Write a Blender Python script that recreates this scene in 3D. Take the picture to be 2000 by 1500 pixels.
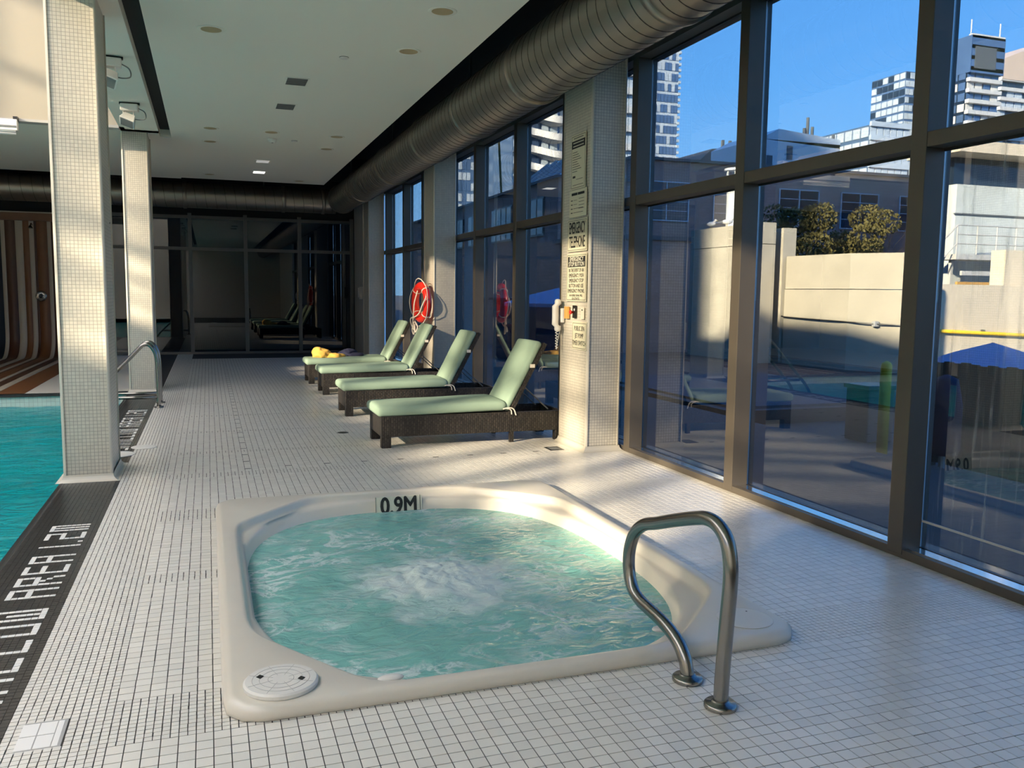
import bpy, math, random
import numpy as np
from mathutils import Matrix, Vector, noise

random.seed(7)
rng = np.random.default_rng(7)
for o in list(bpy.data.objects):
    bpy.data.objects.remove(o, do_unlink=True)
scene = bpy.context.scene
C = scene.collection

# ------------------------------------------------------------------ camera
YAW, PITCH, ROLL = math.radians(19.5), math.radians(6.045), math.radians(0.684)
CAM = Vector((0, 0, 1.46))
fwd = Vector((math.sin(YAW) * math.cos(PITCH), math.cos(YAW) * math.cos(PITCH), -math.sin(PITCH)))
rgt = Vector((math.cos(YAW), -math.sin(YAW), 0))
upv = rgt.cross(fwd)
r2 = math.cos(ROLL) * rgt + math.sin(ROLL) * upv
u2 = -math.sin(ROLL) * rgt + math.cos(ROLL) * upv
cd = bpy.data.cameras.new('camera')
cam = bpy.data.objects.new('camera', cd)
C.objects.link(cam)
cd.sensor_width = 36
cd.lens = 1676.3 / 2000 * 36
cd.clip_start = 0.05
cd.clip_end = 2000
m = Matrix((r2, u2, -fwd)).transposed().to_4x4()
m.translation = CAM
cam.matrix_world = m
scene.camera = cam

# ------------------------------------------------------------------ world, sun, exposure
w = bpy.data.worlds.new('sky')
scene.world = w
w.use_nodes = True
nt = w.node_tree
bg = nt.nodes['Background']
tc = nt.nodes.new('ShaderNodeTexCoord')
sep = nt.nodes.new('ShaderNodeSeparateXYZ')
ramp = nt.nodes.new('ShaderNodeValToRGB')
nt.links.new(tc.outputs['Generated'], sep.inputs[0])
nt.links.new(sep.outputs['Z'], ramp.inputs[0])
nt.links.new(ramp.outputs[0], bg.inputs[0])
cr = ramp.color_ramp
cr.elements[0].position = 0.0
cr.elements[0].color = (0.30, 0.60, 1.0, 1)
cr.elements[1].position = 0.62
cr.elements[1].color = (0.06, 0.25, 0.82, 1)
e = cr.elements.new(0.22)
e.color = (0.14, 0.44, 1.0, 1)
bg.inputs[1].default_value = 3.75

SUN_DIR = Vector((1.0, 0.53, -0.38)).normalized()
sd = bpy.data.lights.new('sun', 'SUN')
sd.energy = 30.0
sd.color = (1.0, 0.87, 0.68)
sd.angle = math.radians(1.5)
so = bpy.data.objects.new('sun', sd)
C.objects.link(so)
so.rotation_euler = SUN_DIR.to_track_quat('-Z', 'Y').to_euler()
so.location = (-30, -20, 30)

scene.view_settings.view_transform = 'Standard'
scene.view_settings.look = 'None'
scene.view_settings.gamma = 1
scene.view_settings.use_curve_mapping = False
scene.view_settings.exposure = 0.75
cy = scene.cycles
cy.max_bounces = 10
cy.diffuse_bounces = 5
cy.glossy_bounces = 5
cy.transmission_bounces = 6
cy.transparent_max_bounces = 24
cy.caustics_reflective = False
cy.caustics_refractive = False
cy.sample_clamp_indirect = 6
cy.use_denoising = True


def portal(name, loc, rot, sx, sy):
    ld = bpy.data.lights.new(name, 'AREA')
    ld.shape = 'RECTANGLE'
    ld.size = sx
    ld.size_y = sy
    ld.cycles.is_portal = True
    o = bpy.data.objects.new(name, ld)
    C.objects.link(o)
    o.location = loc
    o.rotation_euler = rot


portal('window_portal', (4.1, 10.0, 1.8), (0, math.radians(90), 0), 3.6, 18.2)


# ------------------------------------------------------------------ materials
MATS = {}


def mat(name, col, rough=0.5, metal=0.0, var=0.0, vscale=8.0, bump=0.0, bscale=60.0, spec=0.5, island=0.0, coat=0.0):
    m = bpy.data.materials.new(name)
    MATS[name] = m
    m.use_nodes = True
    n = m.node_tree.nodes
    l = m.node_tree.links
    b = n['Principled BSDF']
    b.inputs['Roughness'].default_value = rough
    b.inputs['Metallic'].default_value = metal
    b.inputs['Specular IOR Level'].default_value = spec
    b.inputs['Coat Weight'].default_value = coat
    b.inputs['Coat Roughness'].default_value = 0.14
    b.inputs['Base Color'].default_value = (*col, 1)
    tcn = n.new('ShaderNodeTexCoord')
    geo = n.new('ShaderNodeNewGeometry')
    src = None
    if var > 0:
        nz = n.new('ShaderNodeTexNoise')
        nz.inputs['Scale'].default_value = vscale
        nz.inputs['Detail'].default_value = 6
        l.new(geo.outputs['Position'], nz.inputs['Vector'])
        src = nz.outputs['Fac']
        mr = n.new('ShaderNodeMapRange')
        mr.inputs[3].default_value = 1 - var
        mr.inputs[4].default_value = 1 + var
        l.new(src, mr.inputs[0])
        val = mr.outputs[0]
        if island > 0:
            oi = n.new('ShaderNodeObjectInfo')
            ad = n.new('ShaderNodeMath')
            ad.operation = 'ADD'
            l.new(geo.outputs['Random Per Island'], ad.inputs[0])
            l.new(oi.outputs['Random'], ad.inputs[1])
            fr = n.new('ShaderNodeMath')
            fr.operation = 'FRACT'
            l.new(ad.outputs[0], fr.inputs[0])
            mi = n.new('ShaderNodeMapRange')
            mi.inputs[3].default_value = 1 - island
            mi.inputs[4].default_value = 1 + island * 0.6
            l.new(fr.outputs[0], mi.inputs[0])
            mu = n.new('ShaderNodeMath')
            mu.operation = 'MULTIPLY'
            l.new(mi.outputs[0], mu.inputs[0])
            l.new(val, mu.inputs[1])
            val = mu.outputs[0]
        vm = n.new('ShaderNodeVectorMath')
        vm.operation = 'SCALE'
        vm.inputs[0].default_value = col
        l.new(val, vm.inputs['Scale'])
        l.new(vm.outputs[0], b.inputs['Base Color'])
    if bump > 0:
        nb = n.new('ShaderNodeTexNoise')
        nb.inputs['Scale'].default_value = bscale
        nb.inputs['Detail'].default_value = 4
        l.new(geo.outputs['Position'], nb.inputs['Vector'])
        bp = n.new('ShaderNodeBump')
        bp.inputs['Strength'].default_value = bump
        bp.inputs['Distance'].default_value = 0.01
        l.new(nb.outputs['Fac'], bp.inputs['Height'])
        l.new(bp.outputs[0], b.inputs['Normal'])
    return m


def glass(name, tint, ior=1.6, dirt=0.0):
    m = bpy.data.materials.new(name)
    MATS[name] = m
    m.use_nodes = True
    n = m.node_tree.nodes
    l = m.node_tree.links
    n.remove(n['Principled BSDF'])
    out = n['Material Output']
    tr = n.new('ShaderNodeBsdfTransparent')
    tr.inputs[0].default_value = (*tint, 1)
    gl = n.new('ShaderNodeBsdfGlossy')
    gl.inputs['Roughness'].default_value = 0.0
    gl.inputs[0].default_value = (1, 1, 1, 1)
    fr = n.new('ShaderNodeFresnel')
    geo = n.new('ShaderNodeNewGeometry')
    mx = n.new('ShaderNodeMapRange')
    mx.inputs[3].default_value = ior
    mx.inputs[4].default_value = 1.0 / ior
    l.new(geo.outputs['Backfacing'], mx.inputs[0])
    l.new(mx.outputs[0], fr.inputs[0])
    mix = n.new('ShaderNodeMixShader')
    l.new(fr.outputs[0], mix.inputs[0])
    l.new(tr.outputs[0], mix.inputs[1])
    l.new(gl.outputs[0], mix.inputs[2])
    last = mix
    if dirt > 0:
        df = n.new('ShaderNodeBsdfDiffuse')
        df.inputs[0].default_value = (0.75, 0.75, 0.72, 1)
        mp = n.new('ShaderNodeMapping')
        mp.inputs['Scale'].default_value = (1, 26, 1.6)
        l.new(geo.outputs['Position'], mp.inputs[0])
        nz = n.new('ShaderNodeTexNoise')
        nz.inputs['Scale'].default_value = 1.3
        nz.inputs['Detail'].default_value = 8
        l.new(mp.outputs[0], nz.inputs['Vector'])
        rp = n.new('ShaderNodeMapRange')
        rp.inputs[1].default_value = 0.54
        rp.inputs[2].default_value = 0.70
        rp.inputs[3].default_value = 0.012
        rp.inputs[4].default_value = dirt
        l.new(nz.outputs['Fac'], rp.inputs[0])
        m2 = n.new('ShaderNodeMixShader')
        l.new(rp.outputs[0], m2.inputs[0])
        l.new(mix.outputs[0], m2.inputs[1])
        l.new(df.outputs[0], m2.inputs[2])
        last = m2
    l.new(last.outputs[0], out.inputs[0])
    return m


def brick_mat(name, col, mortar, bw, bh, ms, rough=0.3, bumpd=0.002, var=0.05, offset=0.0, spec=0.5):
    """small square mosaic on upright faces: u = x + y, v = z (world metres)"""
    m = bpy.data.materials.new(name)
    MATS[name] = m
    m.use_nodes = True
    n = m.node_tree.nodes
    l = m.node_tree.links
    b = n['Principled BSDF']
    b.inputs['Roughness'].default_value = rough
    b.inputs['Specular IOR Level'].default_value = spec
    geo = n.new('ShaderNodeNewGeometry')
    s = n.new('ShaderNodeSeparateXYZ')
    l.new(geo.outputs['Position'], s.inputs[0])
    ad = n.new('ShaderNodeMath')
    l.new(s.outputs[0], ad.inputs[0])
    l.new(s.outputs[1], ad.inputs[1])
    cb = n.new('ShaderNodeCombineXYZ')
    l.new(ad.outputs[0], cb.inputs[0])
    l.new(s.outputs[2], cb.inputs[1])
    br = n.new('ShaderNodeTexBrick')
    br.offset = offset
    br.inputs['Scale'].default_value = 1.0
    br.inputs['Brick Width'].default_value = bw
    br.inputs['Row Height'].default_value = bh
    br.inputs['Mortar Size'].default_value = ms
    br.inputs['Mortar Smooth'].default_value = 0.2
    br.inputs['Color1'].default_value = (*[c * (1 - var) for c in col], 1)
    br.inputs['Color2'].default_value = (*[min(1, c * (1 + var)) for c in col], 1)
    br.inputs['Mortar'].default_value = (*mortar, 1)
    l.new(cb.outputs[0], br.inputs['Vector'])
    l.new(br.outputs['Color'], b.inputs['Base Color'])
    bp = n.new('ShaderNodeBump')
    bp.invert = True
    bp.inputs['Strength'].default_value = 0.6
    bp.inputs['Distance'].default_value = bumpd
    l.new(br.outputs['Fac'], bp.inputs['Height'])
    l.new(bp.outputs[0], b.inputs['Normal'])
    return m


tile_m = mat('floor_tile_glaze', (0.775, 0.745, 0.68), 0.30, spec=0.6, coat=0.18, var=0.05, vscale=3, island=0.07, bump=0.04, bscale=180)
grout_m = mat('dark_grout', (0.04, 0.037, 0.034), 0.85, var=0.2)
black_tile_m = mat('black_tile', (0.022, 0.022, 0.023), 0.3, var=0.2, vscale=20, island=0.25)
white_tile_m = mat('white_letter_tile', (0.78, 0.77, 0.73), 0.35, var=0.04, island=0.05)
mosaic_m = brick_mat('column_mosaic', (0.64, 0.595, 0.50), (0.33, 0.31, 0.26), 0.027, 0.027, 0.0016, 0.32)
trim_m = mat('column_trim', (0.62, 0.58, 0.49), 0.4, var=0.03, vscale=4)
pool_tile_m = brick_mat('pool_tile', (0.62, 0.74, 0.68), (0.40, 0.48, 0.45), 0.054, 0.054, 0.002, 0.25)
ceil_m = mat('ceiling_paint', (0.80, 0.79, 0.71), 0.9, var=0.02, vscale=0.6)
white_m = mat('white_paint', (0.56, 0.52, 0.43), 0.8, var=0.02, vscale=0.8)
cream_m = mat('cream_paint', (0.40, 0.36, 0.285), 0.8, var=0.03, vscale=0.8)
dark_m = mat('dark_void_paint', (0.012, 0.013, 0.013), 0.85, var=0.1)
palewall_m = mat('pale_wall_paint', (0.80, 0.77, 0.70), 0.8, var=0.02, vscale=2)
greywall_m = mat('grey_wall_paint', (0.42, 0.41, 0.39), 0.75, var=0.03, vscale=2)
frame_m = mat('bronze_frame', (0.115, 0.097, 0.075), 0.42, 0.25, var=0.08, vscale=5)
darkframe_m = mat('dark_frame', (0.10, 0.10, 0.095), 0.45, 0.2, var=0.06)
sill_m = mat('sill_metal', (0.82, 0.80, 0.77), 0.12, 1.0, var=0.05, vscale=3)
duct_m = mat('galvanised_duct', (0.33, 0.30, 0.25), 0.38, 0.85, var=0.14, vscale=2.2, bump=0.05, bscale=8)
seam_m = mat('duct_seam', (0.10, 0.09, 0.075), 0.4, 0.8, var=0.1)
steel_m = mat('brushed_steel', (0.33, 0.31, 0.28), 0.24, 1.0, var=0.06, vscale=30)
tub_m = mat('tub_acrylic', (0.69, 0.64, 0.55), 0.28, var=0.035, vscale=9, bump=0.03, bscale=220, coat=0.2)
cover_m = mat('lid_plastic', (0.72, 0.70, 0.65), 0.45, var=0.03)
black_m = mat('black_plastic', (0.01, 0.01, 0.01), 0.4, var=0.1)
ink_m = mat('sign_ink', (0.02, 0.019, 0.018), 0.6, var=0.05)
sign_m = mat('sign_plastic', (0.70, 0.66, 0.48), 0.4, var=0.04)
signw_m = mat('sign_white_print', (0.72, 0.69, 0.56), 0.4, var=0.03)
cushion_m = mat('sage_cloth', (0.27, 0.37, 0.285), 0.85, var=0.07, vscale=5, bump=0.25, bscale=14, spec=0.2)
red_m = mat('ring_red', (0.72, 0.022, 0.012), 0.28, var=0.05, coat=0.3)
rope_m = mat('white_rope', (0.76, 0.70, 0.60), 0.8, var=0.1, vscale=60)
yellow_cloth_m = mat('yellow_cloth', (0.85, 0.50, 0.10), 0.9, var=0.12, vscale=20, bump=0.4, bscale=30)
navy_m = mat('navy_cloth', (0.012, 0.014, 0.045), 0.85, var=0.2, vscale=20, bump=0.4, bscale=30)
lens_m = mat('lamp_lens', (0.46, 0.36, 0.20), 0.5, var=0.05)
lampwhite_m = mat('lamp_white', (0.75, 0.74, 0.70), 0.45, var=0.03)
vent_m = mat('vent_grey', (0.17, 0.18, 0.18), 0.5, var=0.05)
orange_m = mat('orange_plate', (0.62, 0.33, 0.08), 0.5, var=0.05)
stripe_cols = {
    'k': mat('stripe_black', (0.010, 0.009, 0.008), 0.6, var=0.1),
    'w': mat('stripe_cream', (0.42, 0.36, 0.29), 0.55, var=0.05),
    'b': mat('stripe_brown', (0.17, 0.065, 0.022), 0.5, var=0.1),
    'd': mat('stripe_dark_brown', (0.075, 0.028, 0.012), 0.5, var=0.1)}
wood_m = mat('wood_header', (0.16, 0.07, 0.03), 0.5, var=0.25, vscale=6)
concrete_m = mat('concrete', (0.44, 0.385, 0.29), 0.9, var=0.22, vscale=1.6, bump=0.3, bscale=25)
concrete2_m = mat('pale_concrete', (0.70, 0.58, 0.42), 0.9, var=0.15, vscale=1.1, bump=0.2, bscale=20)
brickb_m = brick_mat('brown_brick', (0.40, 0.24, 0.20), (0.30, 0.18, 0.16), 0.40, 0.14, 0.012, 0.9, 0.004, 0.12, 0.5)
blueg_m = mat('tower_glass_blue', (0.10, 0.17, 0.29), 0.08, 0.3, var=0.3, vscale=0.25)
darkg_m = mat('tower_glass_dark', (0.02, 0.035, 0.06), 0.08, 0.2, var=0.3, vscale=0.5)
paleg_m = mat('tower_panel_pale', (0.46, 0.52, 0.58), 0.3, var=0.1, vscale=0.3)
wslab_m = mat('tower_white_slab', (0.60, 0.58, 0.55), 0.6, var=0.06, vscale=0.3)
peach_m = mat('tower_peach', (0.62, 0.47, 0.36), 0.6, var=0.05)
slate_m = mat('slate_roof', (0.09, 0.10, 0.11), 0.7, var=0.15)
city_m = mat('asphalt', (0.11, 0.11, 0.11), 0.9, var=0.2, vscale=0.2)
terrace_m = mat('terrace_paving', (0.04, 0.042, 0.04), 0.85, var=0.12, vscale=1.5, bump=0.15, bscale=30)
tealcover_m = mat('pool_cover_teal', (0.03, 0.075, 0.095), 0.9, var=0.2, vscale=2, spec=0.1)
yellow_m = mat('yellow_paint', (0.72, 0.50, 0.02), 0.5, var=0.06)
blue_m = mat('blue_canvas', (0.13, 0.24, 0.42), 0.7, var=0.08)
hedge_m = mat('dark_slats', (0.015, 0.017, 0.014), 0.8, var=0.4, vscale=10)
leaf_rust_m = mat('leaf_olive', (0.105, 0.085, 0.018), 0.8, var=0.35, vscale=2)
leaf_green_m = mat('leaf_dull_green', (0.06, 0.07, 0.02), 0.8, var=0.3, vscale=2)
leaf_yellow_m = mat('leaf_yellow', (0.55, 0.36, 0.02), 0.8, var=0.3, vscale=5)
bark_m = mat('bark', (0.05, 0.04, 0.035), 0.9, var=0.2)
gull_m = mat('gull_feather', (0.60, 0.58, 0.55), 0.8, var=0.1)
mural_m = mat('mural_white', (0.58, 0.60, 0.56), 0.7, var=0.25, vscale=0.8)
rail_white_m = mat('rail_paint', (0.55, 0.52, 0.47), 0.5, var=0.05)
teal_m = mat('teal_plastic', (0.01, 0.055, 0.07), 0.5, var=0.1)
hatch_m = mat('hatch_tile', (0.84, 0.83, 0.80), 0.35, var=0.03)

win_glass = glass('tinted_window_glass', (0.43, 0.445, 0.44), 1.95)
dirty_glass = glass('streaked_window_glass', (0.43, 0.445, 0.44), 1.95, 0.22)
back_glass = glass('dark_window_glass', (0.25, 0.27, 0.27), 1.7)
clear_glass = glass('clear_glass', (0.53, 0.52, 0.50), 1.2)
frost_glass = glass('upper_clerestory_glass', (0.365, 0.355, 0.34), 1.2)


def opal(name, col):
    m = bpy.data.materials.new(name)
    m.use_nodes = True
    n = m.node_tree.nodes
    n.remove(n['Principled BSDF'])
    t = n.new('ShaderNodeBsdfTranslucent')
    t.inputs[0].default_value = (*col, 1)
    m.node_tree.links.new(t.outputs[0], n['Material Output'].inputs[0])
    return m


sky_glass = opal('opal_skylight_sheet', (0.85, 0.70, 0.465))


def wicker():
    m = bpy.data.materials.new('wicker')
    m.use_nodes = True
    n = m.node_tree.nodes
    l = m.node_tree.links
    b = n['Principled BSDF']
    b.inputs['Roughness'].default_value = 0.5
    geo = n.new('ShaderNodeNewGeometry')
    s = n.new('ShaderNodeSeparateXYZ')
    l.new(geo.outputs['Position'], s.inputs[0])
    ad = n.new('ShaderNodeMath')
    l.new(s.outputs[0], ad.inputs[0])
    l.new(s.outputs[1], ad.inputs[1])
    cb = n.new('ShaderNodeCombineXYZ')
    l.new(ad.outputs[0], cb.inputs[1])
    l.new(s.outputs[2], cb.inputs[0])
    br = n.new('ShaderNodeTexBrick')
    br.inputs['Scale'].default_value = 1
    br.inputs['Brick Width'].default_value = 0.036
    br.inputs['Row Height'].default_value = 0.021
    br.inputs['Mortar Size'].default_value = 0.004
    br.inputs['Mortar Smooth'].default_value = 0.6
    br.inputs['Color1'].default_value = (0.042, 0.034, 0.028, 1)
    br.inputs['Color2'].default_value = (0.012, 0.010, 0.008, 1)
    br.inputs['Mortar'].default_value = (0.006, 0.005, 0.004, 1)
    l.new(cb.outputs[0], br.inputs['Vector'])
    l.new(br.outputs['Color'], b.inputs['Base Color'])
    bp = n.new('ShaderNodeBump')
    bp.invert = True
    bp.inputs['Strength'].default_value = 0.9
    bp.inputs['Distance'].default_value = 0.006
    l.new(br.outputs['Fac'], bp.inputs['Height'])
    l.new(bp.outputs[0], b.inputs['Normal'])
    return m


wicker_m = wicker()


def water_mat(name, deep, foam, centre=None, clear=0.0, bstr=0.5, bsc=7.0):
    m = bpy.data.materials.new(name)
    m.use_nodes = True
    n = m.node_tree.nodes
    l = m.node_tree.links
    b = n['Principled BSDF']
    out = n['Material Output']
    b.inputs['Roughness'].default_value = 0.06
    b.inputs['IOR'].default_value = 1.33
    geo = n.new('ShaderNodeNewGeometry')
    mp = n.new('ShaderNodeMapping')
    mp.inputs['Scale'].default_value = (1.0, 1.5, 1)
    l.new(geo.outputs['Position'], mp.inputs[0])
    wv = n.new('ShaderNodeTexNoise')
    wv.inputs['Scale'].default_value = 2.6
    wv.inputs['Detail'].default_value = 9
    wv.inputs['Roughness'].default_value = 0.62
    wv.inputs['Distortion'].default_value = 1.6
    l.new(mp.outputs[0], wv.inputs['Vector'])
    # thin foam lines where the noise crosses its middle value
    sb = n.new('ShaderNodeMath'); sb.operation = 'SUBTRACT'; sb.inputs[1].default_value = 0.53
    l.new(wv.outputs['Fac'], sb.inputs[0])
    ab = n.new('ShaderNodeMath'); ab.operation = 'ABSOLUTE'
    l.new(sb.outputs[0], ab.inputs[0])
    mr = n.new('ShaderNodeMapRange')
    mr.inputs[1].default_value = 0.0
    mr.inputs[2].default_value = 0.065
    mr.inputs[3].default_value = 0.80 if centre else 0.10
    mr.inputs[4].default_value = 0.0
    l.new(ab.outputs[0], mr.inputs[0])
    lo = n.new('ShaderNodeTexNoise')
    lo.inputs['Scale'].default_value = 1.7
    lo.inputs['Detail'].default_value = 3
    l.new(geo.outputs['Position'], lo.inputs['Vector'])
    lm = n.new('ShaderNodeMapRange')
    lm.inputs[1].default_value = 0.40
    lm.inputs[2].default_value = 0.60
    l.new(lo.outputs['Fac'], lm.inputs[0])
    mu = n.new('ShaderNodeMath'); mu.operation = 'MULTIPLY'
    l.new(mr.outputs[0], mu.inputs[0]); l.new(lm.outputs[0], mu.inputs[1])
    fac = mu.outputs[0]
    if centre:
        vd = n.new('ShaderNodeVectorMath'); vd.operation = 'DISTANCE'
        vd.inputs[1].default_value = centre
        l.new(geo.outputs['Position'], vd.inputs[0])
        n2 = n.new('ShaderNodeTexNoise')
        n2.inputs['Scale'].default_value = 5; n2.inputs['Detail'].default_value = 7
        l.new(geo.outputs['Position'], n2.inputs['Vector'])
        ms = n.new('ShaderNodeMath'); ms.operation = 'MULTIPLY_ADD'
        ms.inputs[1].default_value = 0.75; 
        l.new(n2.outputs['Fac'], ms.inputs[0]); l.new(vd.outputs['Value'], ms.inputs[2])
        md = n.new('ShaderNodeMapRange')
        md.inputs[1].default_value = 0.64; md.inputs[2].default_value = 0.92
        md.inputs[3].default_value = 0.78; md.inputs[4].default_value = 0.0
        l.new(ms.outputs[0], md.inputs[0])
        mx = n.new('ShaderNodeMath'); mx.operation = 'MAXIMUM'
        l.new(fac, mx.inputs[0]); l.new(md.outputs[0], mx.inputs[1])
        fac = mx.outputs[0]
    # broad cloudiness of the water itself
    cl = n.new('ShaderNodeMixRGB')
    cl.inputs[1].default_value = (*deep, 1)
    cl.inputs[2].default_value = (*[d * 1.45 + 0.02 for d in deep], 1)
    l.new(lo.outputs['Fac'], cl.inputs[0])
    cm = n.new('ShaderNodeMixRGB')
    l.new(fac, cm.inputs[0]); l.new(cl.outputs[0], cm.inputs[1])
    cm.inputs[2].default_value = (*foam, 1)
    l.new(cm.outputs[0], b.inputs['Base Color'])
    rr = n.new('ShaderNodeMapRange')
    rr.inputs[3].default_value = 0.05; rr.inputs[4].default_value = 0.55
    l.new(fac, rr.inputs[0]); l.new(rr.outputs[0], b.inputs['Roughness'])
    bn = n.new('ShaderNodeTexNoise')
    bn.inputs['Scale'].default_value = bsc; bn.inputs['Detail'].default_value = 5
    bn.inputs['Distortion'].default_value = 0.8
    l.new(mp.outputs[0], bn.inputs['Vector'])
    bp = n.new('ShaderNodeBump')
    bp.inputs['Strength'].default_value = bstr; bp.inputs['Distance'].default_value = 0.05
    l.new(bn.outputs['Fac'], bp.inputs['Height'])
    l.new(bp.outputs[0], b.inputs['Normal'])
    if clear > 0:
        tr = n.new('ShaderNodeBsdfTransparent')
        tr.inputs[0].default_value = (*[min(1, d * 2.0 + 0.25) for d in deep], 1)
        mxs = n.new('ShaderNodeMixShader')
        mxs.inputs[0].default_value = clear
        l.new(b.outputs[0], mxs.inputs[1]); l.new(tr.outputs[0], mxs.inputs[2])
        l.new(mxs.outputs[0], out.inputs[0])
    return m


tub_water_m = water_mat('tub_water', (0.16, 0.385, 0.34), (0.70, 0.76, 0.74), (1.13, 4.32, -0.08), 0.0, 0.55, 9)
pool_water_m = water_mat('pool_water', (0.0, 0.33, 0.36), (0.30, 0.55, 0.56), None, 0.35, 0.6, 3.5)


# ------------------------------------------------------------------ mesh helpers
class MB:
    def __init__(s):
        s.v = []
        s.f = []

    def add(s, vs, fs):
        k = len(s.v)
        s.v.extend([tuple(map(float, p)) for p in vs])
        s.f.extend([tuple(i + k for i in f) for f in fs])
        return s

    def box(s, x0, x1, y0, y1, z0, z1):
        vs = [(x, y, z) for z in (z0, z1) for y in (y0, y1) for x in (x0, x1)]
        return s.add(vs, [(0, 2, 3, 1), (4, 5, 7, 6), (0, 1, 5, 4), (2, 6, 7, 3), (0, 4, 6, 2), (1, 3, 7, 5)])

    def bar(s, a, b, w, d, up=(0, 0, 1)):
        a = Vector(a); b = Vector(b)
        t = (b - a).normalized()
        u = Vector(up)
        if abs(t.dot(u)) > 0.99:
            u = Vector((0, 1, 0))
        sx = t.cross(u).normalized()
        sy = sx.cross(t)
        vs = []
        for p in (a, b):
            for i, j in ((-1, -1), (1, -1), (1, 1), (-1, 1)):
                vs.append(p + sx * i * w / 2 + sy * j * d / 2)
        return s.add(vs, [(0, 1, 2, 3), (7, 6, 5, 4), (0, 4, 5, 1), (1, 5, 6, 2), (2, 6, 7, 3), (3, 7, 4, 0)])

    def tube(s, pts, r, n=12, closed=False, caps=True):
        pts = [Vector(p) for p in pts]
        N = len(pts)
        rings = []
        prev = None
        for i, p in enumerate(pts):
            a = pts[(i - 1) % N] if (closed or i > 0) else p
            b = pts[(i + 1) % N] if (closed or i < N - 1) else p
            t = (b - a).normalized()
            if prev is None:
                u = Vector((0, 0, 1)) if abs(t.z) < 0.9 else Vector((1, 0, 0))
                u = (u - t * u.dot(t)).normalized()
            else:
                u = (prev - t * prev.dot(t)).normalized()
            prev = u
            q = t.cross(u)
            rr = r[i] if isinstance(r, (list, tuple)) else r
            rings.append([p + (u * math.cos(k * 2 * math.pi / n) + q * math.sin(k * 2 * math.pi / n)) * rr for k in range(n)])
        vs = [p for g in rings for p in g]
        fs = []
        for i in range(N if closed else N - 1):
            j = (i + 1) % N
            for k in range(n):
                k2 = (k + 1) % n
                fs.append((i * n + k, i * n + k2, j * n + k2, j * n + k))
        if caps and not closed:
            fs.append(tuple(range(n - 1, -1, -1)))
            fs.append(tuple((N - 1) * n + k for k in range(n)))
        return s.add(vs, fs)

    def lathe(s, prof, c=(0, 0, 0), n=32, axis='z'):
        """prof: list of (r, h)"""
        vs = []
        for r, h in prof:
            for k in range(n):
                a = 2 * math.pi * k / n
                x, y = r * math.cos(a), r * math.sin(a)
                p = {'z': (x, y, h), 'y': (x, h, y), 'x': (h, x, y)}[axis]
                vs.append((p[0] + c[0], p[1] + c[1], p[2] + c[2]))
        fs = []
        for i in range(len(prof) - 1):
            for k in range(n):
                k2 = (k + 1) % n
                f = (i * n + k, i * n + k2, (i + 1) * n + k2, (i + 1) * n + k)
                fs.append(f if axis != 'y' else f[::-1])
        fs.append(tuple(range(n - 1, -1, -1)))
        fs.append(tuple((len(prof) - 1) * n + k for k in range(n)))
        return s.add(vs, fs)

    def prism(s, poly, z0, z1):
        n = len(poly)
        vs = [(x, y, z0) for x, y in poly] + [(x, y, z1) for x, y in poly]
        fs = [tuple(range(n - 1, -1, -1)), tuple(range(n, 2 * n))]
        for i in range(n):
            j = (i + 1) % n
            fs.append((i, j, n + j, n + i))
        return s.add(vs, fs)

    def ell(s, c, r, nu=16, nv=10):
        vs = []
        for j in range(nv + 1):
            t = math.pi * j / nv
            for i in range(nu):
                p = 2 * math.pi * i / nu
                vs.append((c[0] + r[0] * math.sin(t) * math.cos(p), c[1] + r[1] * math.sin(t) * math.sin(p), c[2] + r[2] * math.cos(t)))
        fs = []
        for j in range(nv):
            for i in range(nu):
                i2 = (i + 1) % nu
                fs.append((j * nu + i, (j + 1) * nu + i, (j + 1) * nu + i2, j * nu + i2))
        return s.add(vs, fs)

    def mesh(s, name, smooth=False):
        me = bpy.data.meshes.new(name)
        me.from_pydata(s.v, [], s.f)
        me.validate()
        me.update()
        me.polygons.foreach_set('use_smooth', [bool(smooth)] * len(me.polygons))
        return me

    def build(s, name, mt, parent=None, smooth=False, bevel=0, seg=2, auto=None):
        return obj(name, s.mesh(name, smooth), mt, parent, bevel, seg)


def obj(name, me, mt, parent=None, bevel=0, seg=2):
    o = bpy.data.objects.new(name, me)
    C.objects.link(o)
    if mt is not None:
        if len(me.materials) == 0:
            me.materials.append(mt)
    if parent is not None:
        o.parent = parent
    if bevel:
        b = o.modifiers.new('bevel', 'BEVEL')
        b.width = bevel
        b.segments = seg
        b.limit_method = 'ANGLE'
    return o


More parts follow.
